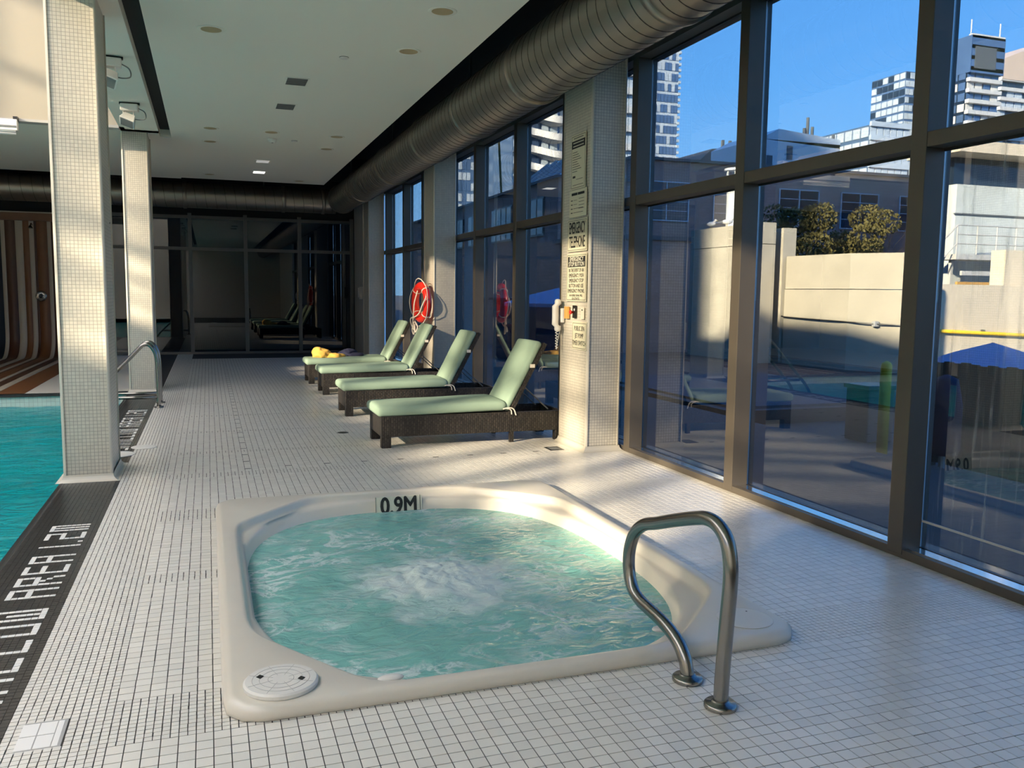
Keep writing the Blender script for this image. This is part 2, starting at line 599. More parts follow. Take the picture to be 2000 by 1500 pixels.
def rbox(c, h, r, n=(10, 10, 6), f=None):
    """rounded box mesh: centre, half sizes, radius"""
    mb = MB()
    for ax in range(3):
        for sg in (-1, 1):
            u, v = (ax + 1) % 3, (ax + 2) % 3
            nu, nv = n[u], n[v]
            vs = []
            for j in range(nv + 1):
                for i in range(nu + 1):
                    p = [0, 0, 0]
                    p[ax] = sg * h[ax]
                    p[u] = h[u] * math.sin(math.pi / 2 * (2 * i / nu - 1)) if nu > 1 else h[u] * (2 * i / nu - 1)
                    p[v] = h[v] * math.sin(math.pi / 2 * (2 * j / nv - 1))
                    q = [max(-(h[k] - r), min(h[k] - r, p[k])) for k in range(3)]
                    d = Vector([p[k] - q[k] for k in range(3)])
                    if d.length > 1e-9:
                        d = d.normalized() * r
                    w_ = Vector(q) + d
                    if f:
                        w_ = f(w_)
                    vs.append((w_[0] + c[0], w_[1] + c[1], w_[2] + c[2]))
            fs = []
            for j in range(nv):
                for i in range(nu):
                    a = j * (nu + 1) + i
                    q4 = (a, a + 1, a + nu + 2, a + nu + 1)
                    fs.append(q4 if sg > 0 else q4[::-1])
            mb.add(vs, fs)
    return mb


def weld(o, d=0.0005):
    wm = o.modifiers.new('weld', 'WELD')
    wm.merge_threshold = d
    return o


def tag(o, label=None, cat=None, group=None, kind=None):
    if label:
        o['label'] = label
    if cat:
        o['category'] = cat
    if group:
        o['group'] = group
    if kind:
        o['kind'] = kind
    return o


def empty(name, loc=(0, 0, 0), rz=0):
    o = bpy.data.objects.new(name, None)
    C.objects.link(o)
    o.location = loc
    o.rotation_euler = (0, 0, rz)
    o.empty_display_size = 0.1
    return o


def copy_tree(o, parent=None):
    c = o.copy()
    C.objects.link(c)
    if parent is not None:
        c.parent = parent
    for ch in [x for x in o.children]:
        copy_tree(ch, c)
    return c


def struct(name, mb, mt, label=None, bevel=0, smooth=False):
    o = mb.build(name, mt, None, smooth, bevel)
    tag(o, label, None, None, 'structure')
    return o


def sample_path(ctrl, n=8):
    """Catmull-Rom through control points"""
    P = [Vector(p) for p in ctrl]
    P = [P[0] * 2 - P[1]] + P + [P[-1] * 2 - P[-2]]
    out = []
    for i in range(1, len(P) - 2):
        for k in range(n):
            t = k / n
            a, b, c, d = P[i - 1], P[i], P[i + 1], P[i + 2]
            out.append(0.5 * ((2 * b) + (c - a) * t + (2 * a - 5 * b + 4 * c - d) * t * t + (3 * b - a - 3 * c + d) * t ** 3))
    out.append(P[-2])
    return out


def text_mesh(s, size, sx=1.0, depth=0.0006, bold=0.0, align='CENTER', space=1.0):
    cu = bpy.data.curves.new('lettering', 'FONT')
    cu.body = s
    cu.size = size
    cu.align_x = align
    cu.align_y = 'CENTER'
    cu.extrude = depth
    cu.resolution_u = 3
    cu.space_character = space
    o = bpy.data.objects.new('tmp', cu)
    C.objects.link(o)
    bpy.context.view_layer.update()
    me = bpy.data.meshes.new_from_object(o)
    bpy.data.objects.remove(o, do_unlink=True)
    me.transform(Matrix.Diagonal((sx, 1, 1, 1)))
    if bold > 0:
        co = [tuple(v.co) for v in me.vertices]
        fc = [tuple(p.vertices) for p in me.polygons]
        mb = MB()
        for k, (dx, dy) in enumerate(((0, 0), (bold, 0), (-bold, 0), (0, bold), (0, -bold))):
            mb.add([(x + dx, y + dy, z + k * .00002) for x, y, z in co], fc)
        me = mb.mesh('lettering')
    return me


P2 = 0.027
P1 = 0.054
TUB = (0.015, 2.365, 2.89, 6.01)          # outer footprint of the tub
FX0, FX1 = -0.34, 3.65
WALLX = 3.65

# ================================================================== FLOOR
fl = MB()
GZ = -0.0022
tx0, tx1, ty0, ty1 = TUB[0] + .06, TUB[1] - .06, TUB[2] + .06, TUB[3] - .06
fl.box(-1.06, tx0, -6, 20.9, -0.3, GZ)
fl.box(tx1, 3.95, -6, 20.9, -0.3, GZ)
fl.box(tx0, tx1, -6, ty0, -0.3, GZ)
fl.box(tx0, tx1, ty1, 20.9, -0.3, GZ)
floor = struct('floor', fl, grout_m, 'white mosaic tiled pool deck with dark grout lines')

tiles = []     # (x0,x1,y0,y1)


def blocked(x, y):
    if TUB[0] + .05 < x < TUB[1] - .05 and TUB[2] + .05 < y < TUB[3] - .05:
        return True
    return False


def grid(x0, nx, y0, ny, px, py, dst, skip=None):
    for j in range(ny):
        yc = y0 + (j + .5) * py
        for i in range(nx):
            xc = x0 + (i + .5) * px
            if blocked(xc, yc) or (skip and skip(xc, yc)):
                continue
            dst.append((x0 + i * px, x0 + (i + 1) * px, y0 + j * py, y0 + (j + 1) * py))


def hatch(x, y):
    return -0.62 < x < -0.485 and 2.94 < y < 3.13


YN = 1.373     # nearest tiled row
# small tiles by the pool strip
grid(-0.664, 12, YN, int((20.8 - YN) / P2), P2, P2, tiles, hatch)
NX = 74
yb = 2.885
rows = [('b', int(round((yb - YN) / P1)))]
y = yb - rows[0][1] * P1
for kind, cnt in [rows[0], ('s', 12), ('b', 24), ('s', 5), ('b', 20), ('s', 10), ('b', 19), ('s', 6), ('b', 16), ('s', 4),
                  ('b', 20), ('s', 4), ('b', 20), ('s', 4), ('b', 20), ('s', 4), ('b', 140)]:
    if kind == 'b':
        grid(FX0, NX, y, cnt, P1, P1, tiles)
        y += cnt * P1
    else:
        grid(FX0, NX * 2, y, cnt, P2, P2, tiles)
        y += cnt * P2
tiles = [t for t in tiles if t[3] < 20.75 and t[1] < 3.66]


def tile_mesh(name, T, mt, gap=0.0036, z=0.0, z0=GZ):
    T = np.array(T, float)
    n = len(T)
    g = gap / 2
    jit = rng.normal(0, 0.00035, (n, 4))
    x0, x1, y0, y1 = T[:, 0] + g + jit[:, 0], T[:, 1] - g + jit[:, 1], T[:, 2] + g + jit[:, 2], T[:, 3] - g + jit[:, 3]
    zz = z + rng.normal(0, 0.00012, n)
    V = np.empty((n, 8, 3))
    for k, (a, b) in enumerate(((x0, y0), (x1, y0), (x1, y1), (x0, y1))):
        V[:, k, 0] = a; V[:, k, 1] = b; V[:, k, 2] = zz
        V[:, k + 4, 0] = a; V[:, k + 4, 1] = b; V[:, k + 4, 2] = z0
    F = np.array([(0, 1, 2, 3), (0, 4, 5, 1), (1, 5, 6, 2), (2, 6, 7, 3), (3, 7, 4, 0)])
    FF = (F[None] + (np.arange(n) * 8)[:, None, None]).reshape(-1)
    me = bpy.data.meshes.new(name)
    me.vertices.add(n * 8)
    me.vertices.foreach_set('co', V.reshape(-1))
    me.loops.add(len(FF))
    me.loops.foreach_set('vertex_index', FF.astype(np.int32))
    me.polygons.add(n * 5)
    me.polygons.foreach_set('loop_start', (np.arange(n * 5) * 4).astype(np.int32))
    me.update(calc_edges=True)
    me.validate()
    me.polygons.foreach_set('use_smooth', [False] * len(me.polygons))
    me.materials.append(mt)
    return me


def in_view(x, y):
    d = Vector((x, y, -1.46))
    c = d.dot(fwd)
    if c < .2:
        return False
    return abs(1676.3 * d.dot(r2) / c) < 1010 and abs(1676.3 * d.dot(u2) / c) < 760


# the 300 tiles that show largest are objects of their own
near = []
for i, t in enumerate(tiles):
    if t[1] - t[0] > .04:
        cx, cy_ = (t[0] + t[1]) / 2, (t[2] + t[3]) / 2
        if cy_ < 4.5 and in_view(cx, cy_):
            near.append((cx * cx + cy_ * cy_, i))
near.sort()
pick = set(i for d, i in near[:300])
proto = tile_mesh('tile', [(-P1 / 2, P1 / 2, -P1 / 2, P1 / 2)], tile_m)
for i in sorted(pick):
    t = tiles[i]
    o = obj('tile', proto, tile_m, floor)
    o.location = ((t[0] + t[1]) / 2, (t[2] + t[3]) / 2, rng.normal(0, 0.0001))
rest = [t for i, t in enumerate(tiles) if i not in pick]
o = obj('tile_field', tile_mesh('tile_field', rest, tile_m), tile_m, floor)
o['kind'] = 'stuff'

# black strip with white letters, reading along +y with letter tops towards the pool
FONT5 = {
    'S': ["11111", "10000", "10000", "11111", "00001", "00001", "00001", "11111"],
    'H': ["10001", "10001", "10001", "11111", "10001", "10001", "10001", "10001"],
    'A': ["11111", "10001", "10001", "11111", "10001", "10001", "10001", "10001"],
    'L': ["10000", "10000", "10000", "10000", "10000", "10000", "10000", "11111"],
    'O': ["11111", "10001", "10001", "10001", "10001", "10001", "10001", "11111"],
    'W': ["10001", "10001", "10101", "10101", "10101", "10101", "10101", "11111"],
    'R': ["11111", "10001", "10001", "11111", "10100", "10010", "10001", "10001"],
    'E': ["11111", "10000", "10000", "11111", "10000", "10000", "10000", "11111"],
    '1': ["1", "1", "1", "1", "1", "1", "1", "1"],
    '.': ["0", "0", "0", "0", "0", "0", "0", "1"],
    '2': ["11111", "00001", "00001", "11111", "10000", "10000", "10000", "11111"],
    'M': ["11111", "10101", "10101", "10101", "10101", "10101", "10101", "10101"]}
SX0 = -1.042
SN = 14
cells = set()


def letters(word, ystart, yorg):
    j = int(round((ystart - yorg) / P2))
    for ch in word:
        if ch == ' ':
            j += 4
            continue
        g = FONT5[ch]
        for r_, row in enumerate(g):
            for c_, bit in enumerate(row):
                if bit == '1':
                    cells.add((2 + (7 - 0) - (7 - r_) + 2, j + c_, yorg))
        j += len(g[0]) + 2


wt, bt = [], []
for (ya, yb_, ys) in ((YN, 7.07, 3.01), (7.80, 13.0, 8.42)):
    cells.clear()
    letters('SHALLOW AREA 1.2M', ys, ya)
    for j in range(int((yb_ - ya) / P2)):
        for i in range(SN):
            t = (SX0 + i * P2, SX0 + (i + 1) * P2, ya + j * P2, ya + (j + 1) * P2)
            (wt if (i, j, ya) in cells else bt).append(t)
o = obj('black_tile_strip', tile_mesh('black_tile_strip', bt, black_tile_m, 0.002), black_tile_m, floor)
o['kind'] = 'stuff'
o['label'] = 'black tile strip along the pool edge'
o = obj('letter_tile', tile_mesh('letter_tile', wt, white_tile_m, 0.002), white_tile_m, floor)
o['kind'] = 'stuff'
o['label'] = 'white tiles spelling SHALLOW AREA 1.2M'
cop = MB()
cop.box(-1.085, -1.043, -4, 13.2, -0.05, 0.001)
cop.build('pool_coping', black_tile_m, floor, bevel=0.012)
sm = []
grid(SX0, 14, 7.07, 27, P2, P2, sm, lambda x, y: y > 7.80)
o = obj('pillar_foot_tile', tile_mesh('pillar_foot_tile', [t for t in sm if not (-1.06 < t[0] < -.73 and 7.1 < t[2] < 7.74)], tile_m), tile_m, floor)
o['kind'] = 'stuff'

# dark accent tiles
acc = tile_mesh('accent_tile', [(-0.027, 0.027, -0.0125, 0.0125)], black_tile_m, 0.001, 0.0006)
for k in range(34):
    o = obj('accent_tile', acc, black_tile_m, floor)
    o.location = (0.277, 7.26 + 0.318 * k, 0)
for k in range(8):
    o = obj('accent_tile', acc, black_tile_m, floor)
    o.location = (0.604 + 0.3195 * k, 7.30 + 0.006 * k, 0)
hx = MB().box(-0.625, -0.48, 2.93, 3.135, GZ, -0.0006).build('hatch_frame', greywall_m, floor)
for i in range(2):
    for j in range(2):
        MB().box(-0.615 + i * .054, -0.565 + i * .054, 2.945 + j * .09, 3.03 + j * .09, GZ, 0.0006).build('hatch_tile', hatch_m, hx)
MB().box(-.508, -.49, 2.945, 3.12, GZ, 0.0006).build('hatch_tile', hatch_m, hx)

# far deck beyond the pool
far = MB()
far.box(-9, -1.06, 13.25, 20.9, -0.3, -0.002)
far.box(-9, -5.6, -6, 13.25, -0.3, -0.002)
far.box(-5.6, -1.06, -6, -4, -0.3, -0.002)
struct('floor_far_deck', far, tile_m, 'pale tiled deck beyond the far end of the pool')

# pool shell and water
pl = MB()
pl.box(-5.7, -5.6, -4.1, 13.3, -1.5, -0.002)
pl.box(-1.08, -1.06, -4.1, 13.3, -1.5, -0.02)
pl.box(-5.6, -1.08, 13.2, 13.3, -1.5, -0.002)
pl.box(-5.6, -1.08, -4.1, -4, -1.5, -0.002)
pl.box(-5.6, -1.08, -4, 13.2, -1.6, -1.5)
pool = struct('pool_basin', pl, pool_tile_m, 'pale green tiled basin of the swimming pool')
MB().box(-5.6, -1.06, 13.17, 13.29, -0.03, 0.004).build('far_coping', black_tile_m, pool)
nx, ny = 60, 200
X = np.linspace(-5.6, -1.08, nx)
Y = np.linspace(-4, 13.2, ny)
wm = MB()
vs = []
for yy in Y:
    for xx in X:
        z = -0.165 + 0.012 * noise.noise((xx * 1.6, yy * 1.6, 0)) + 0.008 * noise.noise((xx * 4, yy * 4, 3))
        vs.append((xx, yy, z))
fs = [(j * nx + i, j * nx + i + 1, (j + 1) * nx + i + 1, (j + 1) * nx + i) for j in range(ny - 1) for i in range(nx - 1)]
wm.add(vs, fs)
o = wm.build('pool_water', pool_water_m, None, True)
tag(o, 'turquoise rippling water filling the swimming pool', 'water', None, 'stuff')

# ================================================================== CEILING, BEAM, WELL, ROOF
CZ = 3.6
c = MB()
c.box(-0.43, 2.28, -6, 18.05, CZ, CZ + 0.28)
c.box(-9, -0.43, 13.38, 18.2, CZ, CZ + 0.28)
c.box(-0.58, -0.43, -6, -5, CZ, CZ + 0.28)
ceiling = struct('ceiling', c, ceil_m, 'flat off white ceiling over the deck')
b = MB()
b.box(-1.06, -0.58, -6, 13.12, CZ, CZ + 0.5)
b.box(-9, -0.58, 12.95, 13.38, CZ, CZ + 0.3)
beam = struct('ceiling_beam', b, ceil_m, 'long pale beam carried on the tiled pillars')
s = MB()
s.box(-0.579, -0.431, -6, 13.37, CZ + 0.10, CZ + 0.16)  # near-black strip added inside the ceiling slot so it looks dark
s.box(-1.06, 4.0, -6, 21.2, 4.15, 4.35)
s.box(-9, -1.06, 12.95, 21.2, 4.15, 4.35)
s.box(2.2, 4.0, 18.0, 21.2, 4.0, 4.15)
struct('ceiling_upper_slab', s, dark_m, 'dark roof slab above the duct, with an added black strip darkening the ceiling slot')
ww = MB()
ww.add([(-9.1, 12.8, CZ), (-1.0, 12.8, CZ), (-1.0, 12.95, CZ), (-9.1, 12.95, CZ), (-9.1, 12.8, 8.05), (-1.0, 12.8, 7.15), (-1.0, 12.95, 7.15), (-9.1, 12.95, 8.05)],
       [(3, 2, 1, 0), (4, 5, 6, 7), (0, 1, 5, 4), (1, 2, 6, 5), (2, 3, 7, 6), (3, 0, 4, 7)])
wl = struct('wall_light_well', ww, cream_m, 'bright white wall at the end of the light well')
MB().box(-9.0, -1.06, 12.78, 12.96, CZ - 0.02, CZ + 0.015).build('drip_edge', greywall_m, wl)
ww = MB()
ww.box(-1.06, -0.9, -6, 12.8, CZ + 0.5, 7.15)
struct('wall_well_side', ww, white_m, 'white side wall of the light well above the beam')
ww = MB()
ww.box(-9.3, -9.05, -6, 21.2, -0.3, 4.10)
ww.box(-9.3, -9.05, -6, -2.2, 4.1, 8.05)
ww.box(-9.3, -9.05, 12.75, 13.2, 4.1, 8.05)
ww.box(-9.3, -9.05, -2.2, 12.75, 7.8, 8.05)
struct('wall_left', ww, white_m, 'white wall on the far side of the pool')
cl = empty('window_6')
tag(cl, 'high clerestory windows over the pool', None, None, 'structure')


def sy(sv):          # wall position whose shadow runs along y - 0.53 x = s
    return sv - 0.53 * 9.17


fins = [(2.92, .22), (4.10, .13), (4.84, .16), (5.36, .13), (6.15, .12), (6.9, .22), (7.75, .10), (8.5, .24), (9.3, .13),
        (10.1, .25), (11.0, .12), (11.75, .3), (12.6, .12), (13.35, .1), (14.2, .2), (15.2, .12), (16.3, .2)]
for sv, wd in fins:
    MB().box(-9.25, -9.1, sy(sv) - wd / 2, sy(sv) + wd / 2, 4.1, 7.8).build('mullion', frame_m, cl)
for za, zb in ((4.42, 4.46), (4.68, 4.76), (5.05, 5.16), (5.66, 5.70), (6.8, 6.9)):
    MB().box(-9.24, -9.12, -2.2, 12.75, za, zb).build('transom', frame_m, cl)
MB().box(-9.19, -9.18, -2.2, 12.75, 4.1, 5.1).build('pane', clear_glass, cl)
MB().box(-9.19, -9.18, -2.2, 12.75, 5.1, 7.8).build('pane', frost_glass, cl)
sk = empty('window_7')
tag(sk, 'glazed skylight over the pool', None, None, 'structure')


def zr(x):
    return 8.0 + (x + 9.05) * (7.1 - 8.0) / 8.1


for k in range(9):
    for q in range(3):
        xa, yy = -9.05 + q * 2.7, -6 + k * 2.09
        MB().add([(xa, yy, zr(xa)), (xa + 2.7, yy, zr(xa + 2.7)), (xa + 2.7, yy + 2.09, zr(xa + 2.7)), (xa, yy + 2.09, zr(xa))], [(0, 1, 2, 3)]).build('pane', sky_glass, sk)
for k in range(10):
    yy = -6 + k * 2.08
    MB().bar((-9.05, yy, zr(-9.05) - .08), (-.95, yy, zr(-.95) - .08), .1, .16).build('rafter', lampwhite_m, sk)
ww = MB()
ww.box(-9.3, 4.0, -6.3, -6, -0.3, 7.05)
struct('wall_rear', ww, palewall_m, 'pale wall behind the viewpoint')

# ================================================================== COLUMNS


def column(name, x0, x1, y0, y1, z1, label):
    r = 0.012
    m_ = MB().box(x0 + r, x1 - r, y0 + r, y1 - r, -0.002, z1)
    o = m_.build(name, mosaic_m)
    tag(o, label, None, None, 'structure')
    # smooth corner trims and cove at the foot
    for (cx, cy2) in ((x0, y0), (x1, y0), (x0, y1), (x1, y1)):
        sx_ = 1 if cx == x0 else -1
        sy_ = 1 if cy2 == y0 else -1
        k = []
        for a in range(7):
            t = a / 6 * math.pi / 2
            k.append((cx + sx_ * (0.022 - 0.022 * math.sin(t)), cy2 + sy_ * (0.022 - 0.022 * math.cos(t))))
        k.append((cx, cy2 + sy_ * .022))
        k.append((cx + sx_ * .02, cy2 + sy_ * .02))
        if sx_ * sy_ < 0:
            k = k[::-1]
        MB().prism(k, -0.002, z1).build('corner_trim', trim_m, o)
    for (a0, a1, b0, b1) in ((x0, x1, y0, y0), (x0, x1, y1, y1), (x0, x0, y0, y1), (x1, x1, y0, y1)):
        MB().box(a0 + .011, a1 - .011 if a1 > a0 else a0 + .013, b0 + .011, b1 - .011 if b1 > b0 else b0 + .013, z1 - .01, z1 - .005) if False else None
    return o


def skirt(o, x0, x1, y0, y1):
    mb = MB()
    for k in range(5):
        t0, t1 = k / 5 * math.pi / 2, (k + 1) / 5 * math.pi / 2
        R = .05
        e0, e1 = R * (1 - math.sin(t0)), R * (1 - math.sin(t1))
        h0, h1 = R * (1 - math.cos(t0)), R * (1 - math.cos(t1))
        a = [(x0 - e0, y0 - e0), (x1 + e0, y0 - e0), (x1 + e0, y1 + e0), (x0 - e0, y1 + e0)]
        b_ = [(x0 - e1, y0 - e1), (x1 + e1, y0 - e1), (x1 + e1, y1 + e1), (x0 - e1, y1 + e1)]
        vs = [(p[0], p[1], h0) for p in a] + [(p[0], p[1], h1) for p in b_]
        mb.add(vs, [(i, (i + 1) % 4, 4 + (i + 1) % 4, 4 + i) for i in range(4)])
    mb.build('foot_cove', trim_m, o)


c1 = column('pillar', -1.06, -0.715, 7.12, 7.74, CZ, 'white mosaic tiled pillar at the pool edge, nearest the camera')
skirt(c1, -1.06, -0.715, 7.12, 7.74)
MB().lathe([(0.006, 0), (0.006, .004)], (-0.713, 7.5, 1.97), 10, 'x').build('screw', black_m, c1)
c2 = column('pillar', -1.07, -0.725, 13.1, 13.7, CZ, 'white mosaic tiled pillar behind the pool handrail')
skirt(c2, -1.07, -0.725, 13.1, 13.7)
w1 = column('pillar', 3.27, 3.62, 7.18, 7.84, 4.15, 'tiled column with the emergency signs by the windows')
skirt(w1, 3.27, 3.62, 7.18, 7.84)
w2 = column('pillar', 3.27, 3.63, 12.90, 13.54, 4.15, 'tiled column with the red life ring')
skirt(w2, 3.27, 3.63, 12.90, 13.54)
w3 = column('pillar', 3.3, 3.65, 18.72, 19.43, 4.15, 'pale column beside the far corner')
st = MB().box(3.32, 3.95, 19.43, 20.9, 0, 4.15)
struct('wall_right_end', st, greywall_m, 'pale grey wall stub in the far right corner')

# ================================================================== WINDOW WALL (right)
GX = 3.785
TZ0, TZ1 = 2.265, 2.345
HZ = 3.55
SH = 0.05


def window_bay(name, ya, yb, mull, label, panes_dirty=()):
    root = empty(name)
    tag(root, label, None, None, 'structure')
    MB().box(WALLX, GX + .11, ya, yb, 0, SH).build('sill', frame_m, root, bevel=.003)
    MB().box(WALLX + .035, GX - .005, ya, yb, SH, SH + .004).build('sill_top', sill_m, root)
    MB().box(WALLX, GX + .1, ya, yb, HZ, HZ + .14).build('head', darkframe_m, root)
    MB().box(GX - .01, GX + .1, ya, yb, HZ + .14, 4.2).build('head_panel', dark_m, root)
    edges = sorted(mull)
    for mc in edges:
        MB().box(WALLX - .005, GX - .004, mc - .055, mc + .055, SH * .4, HZ).build('mullion', frame_m, root, bevel=.004)
        MB().box(GX + .012, GX + .06, mc - .03, mc + .03, SH, HZ).build('mullion_cap', darkframe_m, root)
    ys = [ya] + edges + [yb]
    for i in range(len(ys) - 1):
        a, b_ = ys[i], ys[i + 1]
        if a in edges:
            a += .055
        if b_ in edges:
            b_ -= .055
        if b_ - a < .04:
            continue
        MB().box(WALLX, GX - .004, a, b_, TZ0, TZ1).build('transom', frame_m, root, bevel=.003)
        gm = dirty_glass if i in panes_dirty else win_glass
        MB().box(GX, GX + .008, a, b_, SH, TZ0 + .02).build('pane', gm, root)
        MB().box(GX, GX + .008, a, b_, TZ1 - .02, HZ).build('pane', win_glass, root)
        for (za, zb) in ((SH, SH + .007), (TZ0 - .015, TZ0), (TZ1, TZ1 + .015), (HZ - .015, HZ)):
            MB().box(GX - .014, GX - .001, a, b_, za, zb).build('gasket', black_m, root)
    return root


window_bay('window_1', 1.0, 7.5, [2.09, 3.755, 5.425, 7.09],
           'tall window bay beside the hot tub', (1,))
ww = MB().box(3.65, 3.95, -6, 1.0, 0, 4.2)
struct('wall_right', ww, palewall_m, 'pale wall right of the viewpoint')
window_bay('window_2', 7.5, 13.2, [8.71, 10.275, 12.0], 'window bay behind the two nearer loungers')
window_bay('window_3', 13.2, 19.0, [13.62, 15.22, 16.8, 18.55], 'window bay between the life ring and the far corner')
bd_ = MB().box(GX - .006, GX - .001, 2.145, 3.70, .20, .212).build('glass_bead', rail_white_m, bpy.data.objects['window_1'])
# back window wall
bw = empty('window_4')
tag(bw, 'dark glass wall across the far end of the room', None, None, 'structure')
BY = 20.75
for xx in (-1.53, -0.342, 0.845, 2.046, 3.25):
    MB().box(xx - .04, xx + .04, BY - .08, BY, 0, 3.15).build('mullion', darkframe_m, bw)
xs = [-2.42, -1.53, -0.342, 0.845, 2.046, 3.25]
for i in range(5):
    a, b_ = xs[i] + .04, xs[i + 1] - .04
    MB().box(a, b_, BY - .06, BY, 2.33, 2.40).build('transom', darkframe_m, bw)
    MB().box(a, b_, BY - .06, BY, 3.03, 3.10).build('transom', darkframe_m, bw)
    MB().box(a, b_, BY - .03, BY - .022, 0.05, 2.33).build('pane', back_glass, bw)
    MB().box(a, b_, BY - .03, BY - .022, 2.40, 3.03).build('pane', back_glass, bw)
MB().box(-2.42, 3.3, BY - .09, BY, 0, .05).build('sill', darkframe_m, bw)
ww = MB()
ww.box(-9.3, 4.0, 22.6, 22.8, -.3, 4.3)  # near-black paint stands in for the darkness behind the far glass
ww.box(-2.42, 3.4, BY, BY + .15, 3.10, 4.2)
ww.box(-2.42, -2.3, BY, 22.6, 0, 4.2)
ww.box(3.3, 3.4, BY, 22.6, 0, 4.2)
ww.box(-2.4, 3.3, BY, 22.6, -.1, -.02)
struct('wall_back', ww, dark_m, 'wall and room behind the far glass, painted near black to look unlit')

# striped shower wall
sh = empty('wall_shower')
tag(sh, 'striped brown and cream shower wall curving into the floor', None, None, 'structure')
bounds = [(-5.6, 'b'), (-5.2, 'k'), (-4.75, 'd'), (-4.45, 'k'), (-3.985, 'w'), (-3.91, 'd'), (-3.72, 'w'), (-3.58, 'b'), (-3.465, 'w'),
          (-3.375, 'd'), (-3.33, 'b'), (-3.13, 'w'), (-3.055, 'd'), (-2.90, 'w'), (-2.78, 'b'), (-2.42, None)]
SYW = 20.35
for i in range(len(bounds) - 1):
    x0, k = bounds[i]
    x1 = bounds[i + 1][0]
    R = .5
    path = [(13.32, .004), (SYW - R, .004)]
    for a in range(1, 8):
        t = a / 8 * math.pi / 2
        path.append((SYW - R + R * math.sin(t), .004 + R - R * math.cos(t)))
    path += [(SYW, R), (SYW, 2.83)]
    mb = MB()
    vs = []
    dz = .002 * (i % 2)
    for (py, pz) in path:
        vs += [(x0, py, pz + dz), (x1, py, pz + dz), (x1, py + .03, pz + dz - .03), (x0, py + .03, pz + dz - .03)]
    fs = []
    for q in range(len(path) - 1):
        a = q * 4
        for e in range(4):
            fs.append((a + e, a + (e + 1) % 4, a + 4 + (e + 1) % 4, a + 4 + e))
    mb.add(vs, fs)
    mb.build('stripe', stripe_cols[k], sh, True)
MB().box(-6, -2.42, SYW - .12, SYW + .15, 2.83, 2.985).build('header', wood_m, sh)
MB().box(-6, -2.42, SYW - .13, SYW - .1, 2.985, 3.01).build('header_edge', stripe_cols['w'], sh)
MB().box(-9, -2.4, SYW + .0, SYW + .3, 3.0, 4.2).build('upper_wall', dark_m, sh)
MB().box(-9, -5.6, SYW + .0, SYW + .3, 0, 3.0).build('side_wall', dark_m, sh)

# ================================================================== DUCTS


def spiral_duct(name, axis, c, a0, a1, R, pitch, label):
    prof = []
    n = int((a1 - a0) / pitch)
    prof.append((R, a0))
    for k in range(n):
        h = a0 + (k + .5) * pitch
        prof += [(R, h)]
    prof.append((R, a1))
    d = MB()
    d.lathe(prof, c, 64, axis)
    o = d.build(name, duct_m, None, True)
    turns = int((a1 - a0) / pitch)
    hp = []
    for k in range(turns * 40):
        t_ = 2 * math.pi * k / 40
        u, v, h = R * math.cos(t_), R * math.sin(t_), a0 + pitch * k / 40
        hp.append((u + c[0], h + c[1], v + c[2]) if axis == 'y' else (h + c[0], u + c[1], v + c[2]))
    MB().tube(hp, .0045, 6).build('spiral_seam', seam_m, o, True)
    tag(o, label, 'duct', 'round galvanised ducts')
    return o


DX, DZ, DR = 2.80, 3.44, 0.295
d1 = spiral_duct('air_duct', 'y', (DX, 0, DZ), -5.9, 19.15, DR, 0.145, 'long galvanised spiral duct running above the windows')
for yy in (4.9, 7.35, 9.15, 11.1, 13.6, 16.4, 19.0):
    MB().lathe([(DR, yy - .035), (DR + .016, yy - .03), (DR + .016, yy + .03), (DR, yy + .035)], (DX, 0, DZ), 64, 'y').build('coupling', duct_m, d1, True)
d2 = spiral_duct('air_duct', 'x', (0, 19.6, 3.43), -8.9, 2.72, 0.265, 0.2, 'galvanised duct crossing the far end below the ceiling')
for xx in (-2.6, -.4, 1.6, 2.45):
    MB().lathe([(.265, xx - .04), (.281, xx - .03), (.281, xx + .03), (.265, xx + .04)], (0, 19.6, 3.43), 48, 'x').build('coupling', duct_m, d2, True)
for yy in (1.0, 5.2, 9.4, 13.6, 17.8):
    MB().box(DX - .012, DX + .012, yy - .015, yy + .015, DZ + DR, 4.16).build('hanger', darkframe_m, d1)
for xx in (-6, -2, 1.2):
    MB().box(xx - .012, xx + .012, 19.585, 19.615, 3.69, 4.16).build('hanger', darkframe_m, d2)
# ================================================================== HOT TUB
TC = Vector((1.19, 4.45))


def ring(planes, p, n=160):
    out = []
    for k in range(n):
        t = 2 * math.pi * k / n
        c_, s_ = math.cos(t), math.sin(t)
        acc_ = 0
        for (a, b_, d) in planes:
            q = (a * c_ + b_ * s_) / d
            if q > 0:
                acc_ += q ** p
        r = acc_ ** (-1 / p)
        out.append((TC.x + r * c_, TC.y + r * s_))
    return out


hxo, hyo = (TUB[1] - TUB[0]) / 2, (TUB[3] - TUB[2]) / 2


def rrect(hx_, hy_, rad, n=160):
    """rounded rectangle sampled by angle around the tub centre"""
    out = []
    for k in range(n):
        t = 2 * math.pi * k / n
        d = Vector((math.cos(t), math.sin(t)))
        lo, hi = 0.2, 3.0
        for _ in range(40):
            md = (lo + hi) / 2
            q = Vector((abs(d.x * md), abs(d.y * md)))
            e = Vector((max(q.x - hx_ + rad, 0), max(q.y - hy_ + rad, 0)))
            inside = e.length < rad and q.x < hx_ and q.y < hy_
            lo, hi = (md, hi) if inside else (lo, md)
        out.append((TC.x + d.x * lo, TC.y + d.y * lo))
    return out


def diag(n_, d):
    L = math.hypot(*n_)
    return (n_[0] / L, n_[1] / L, d)


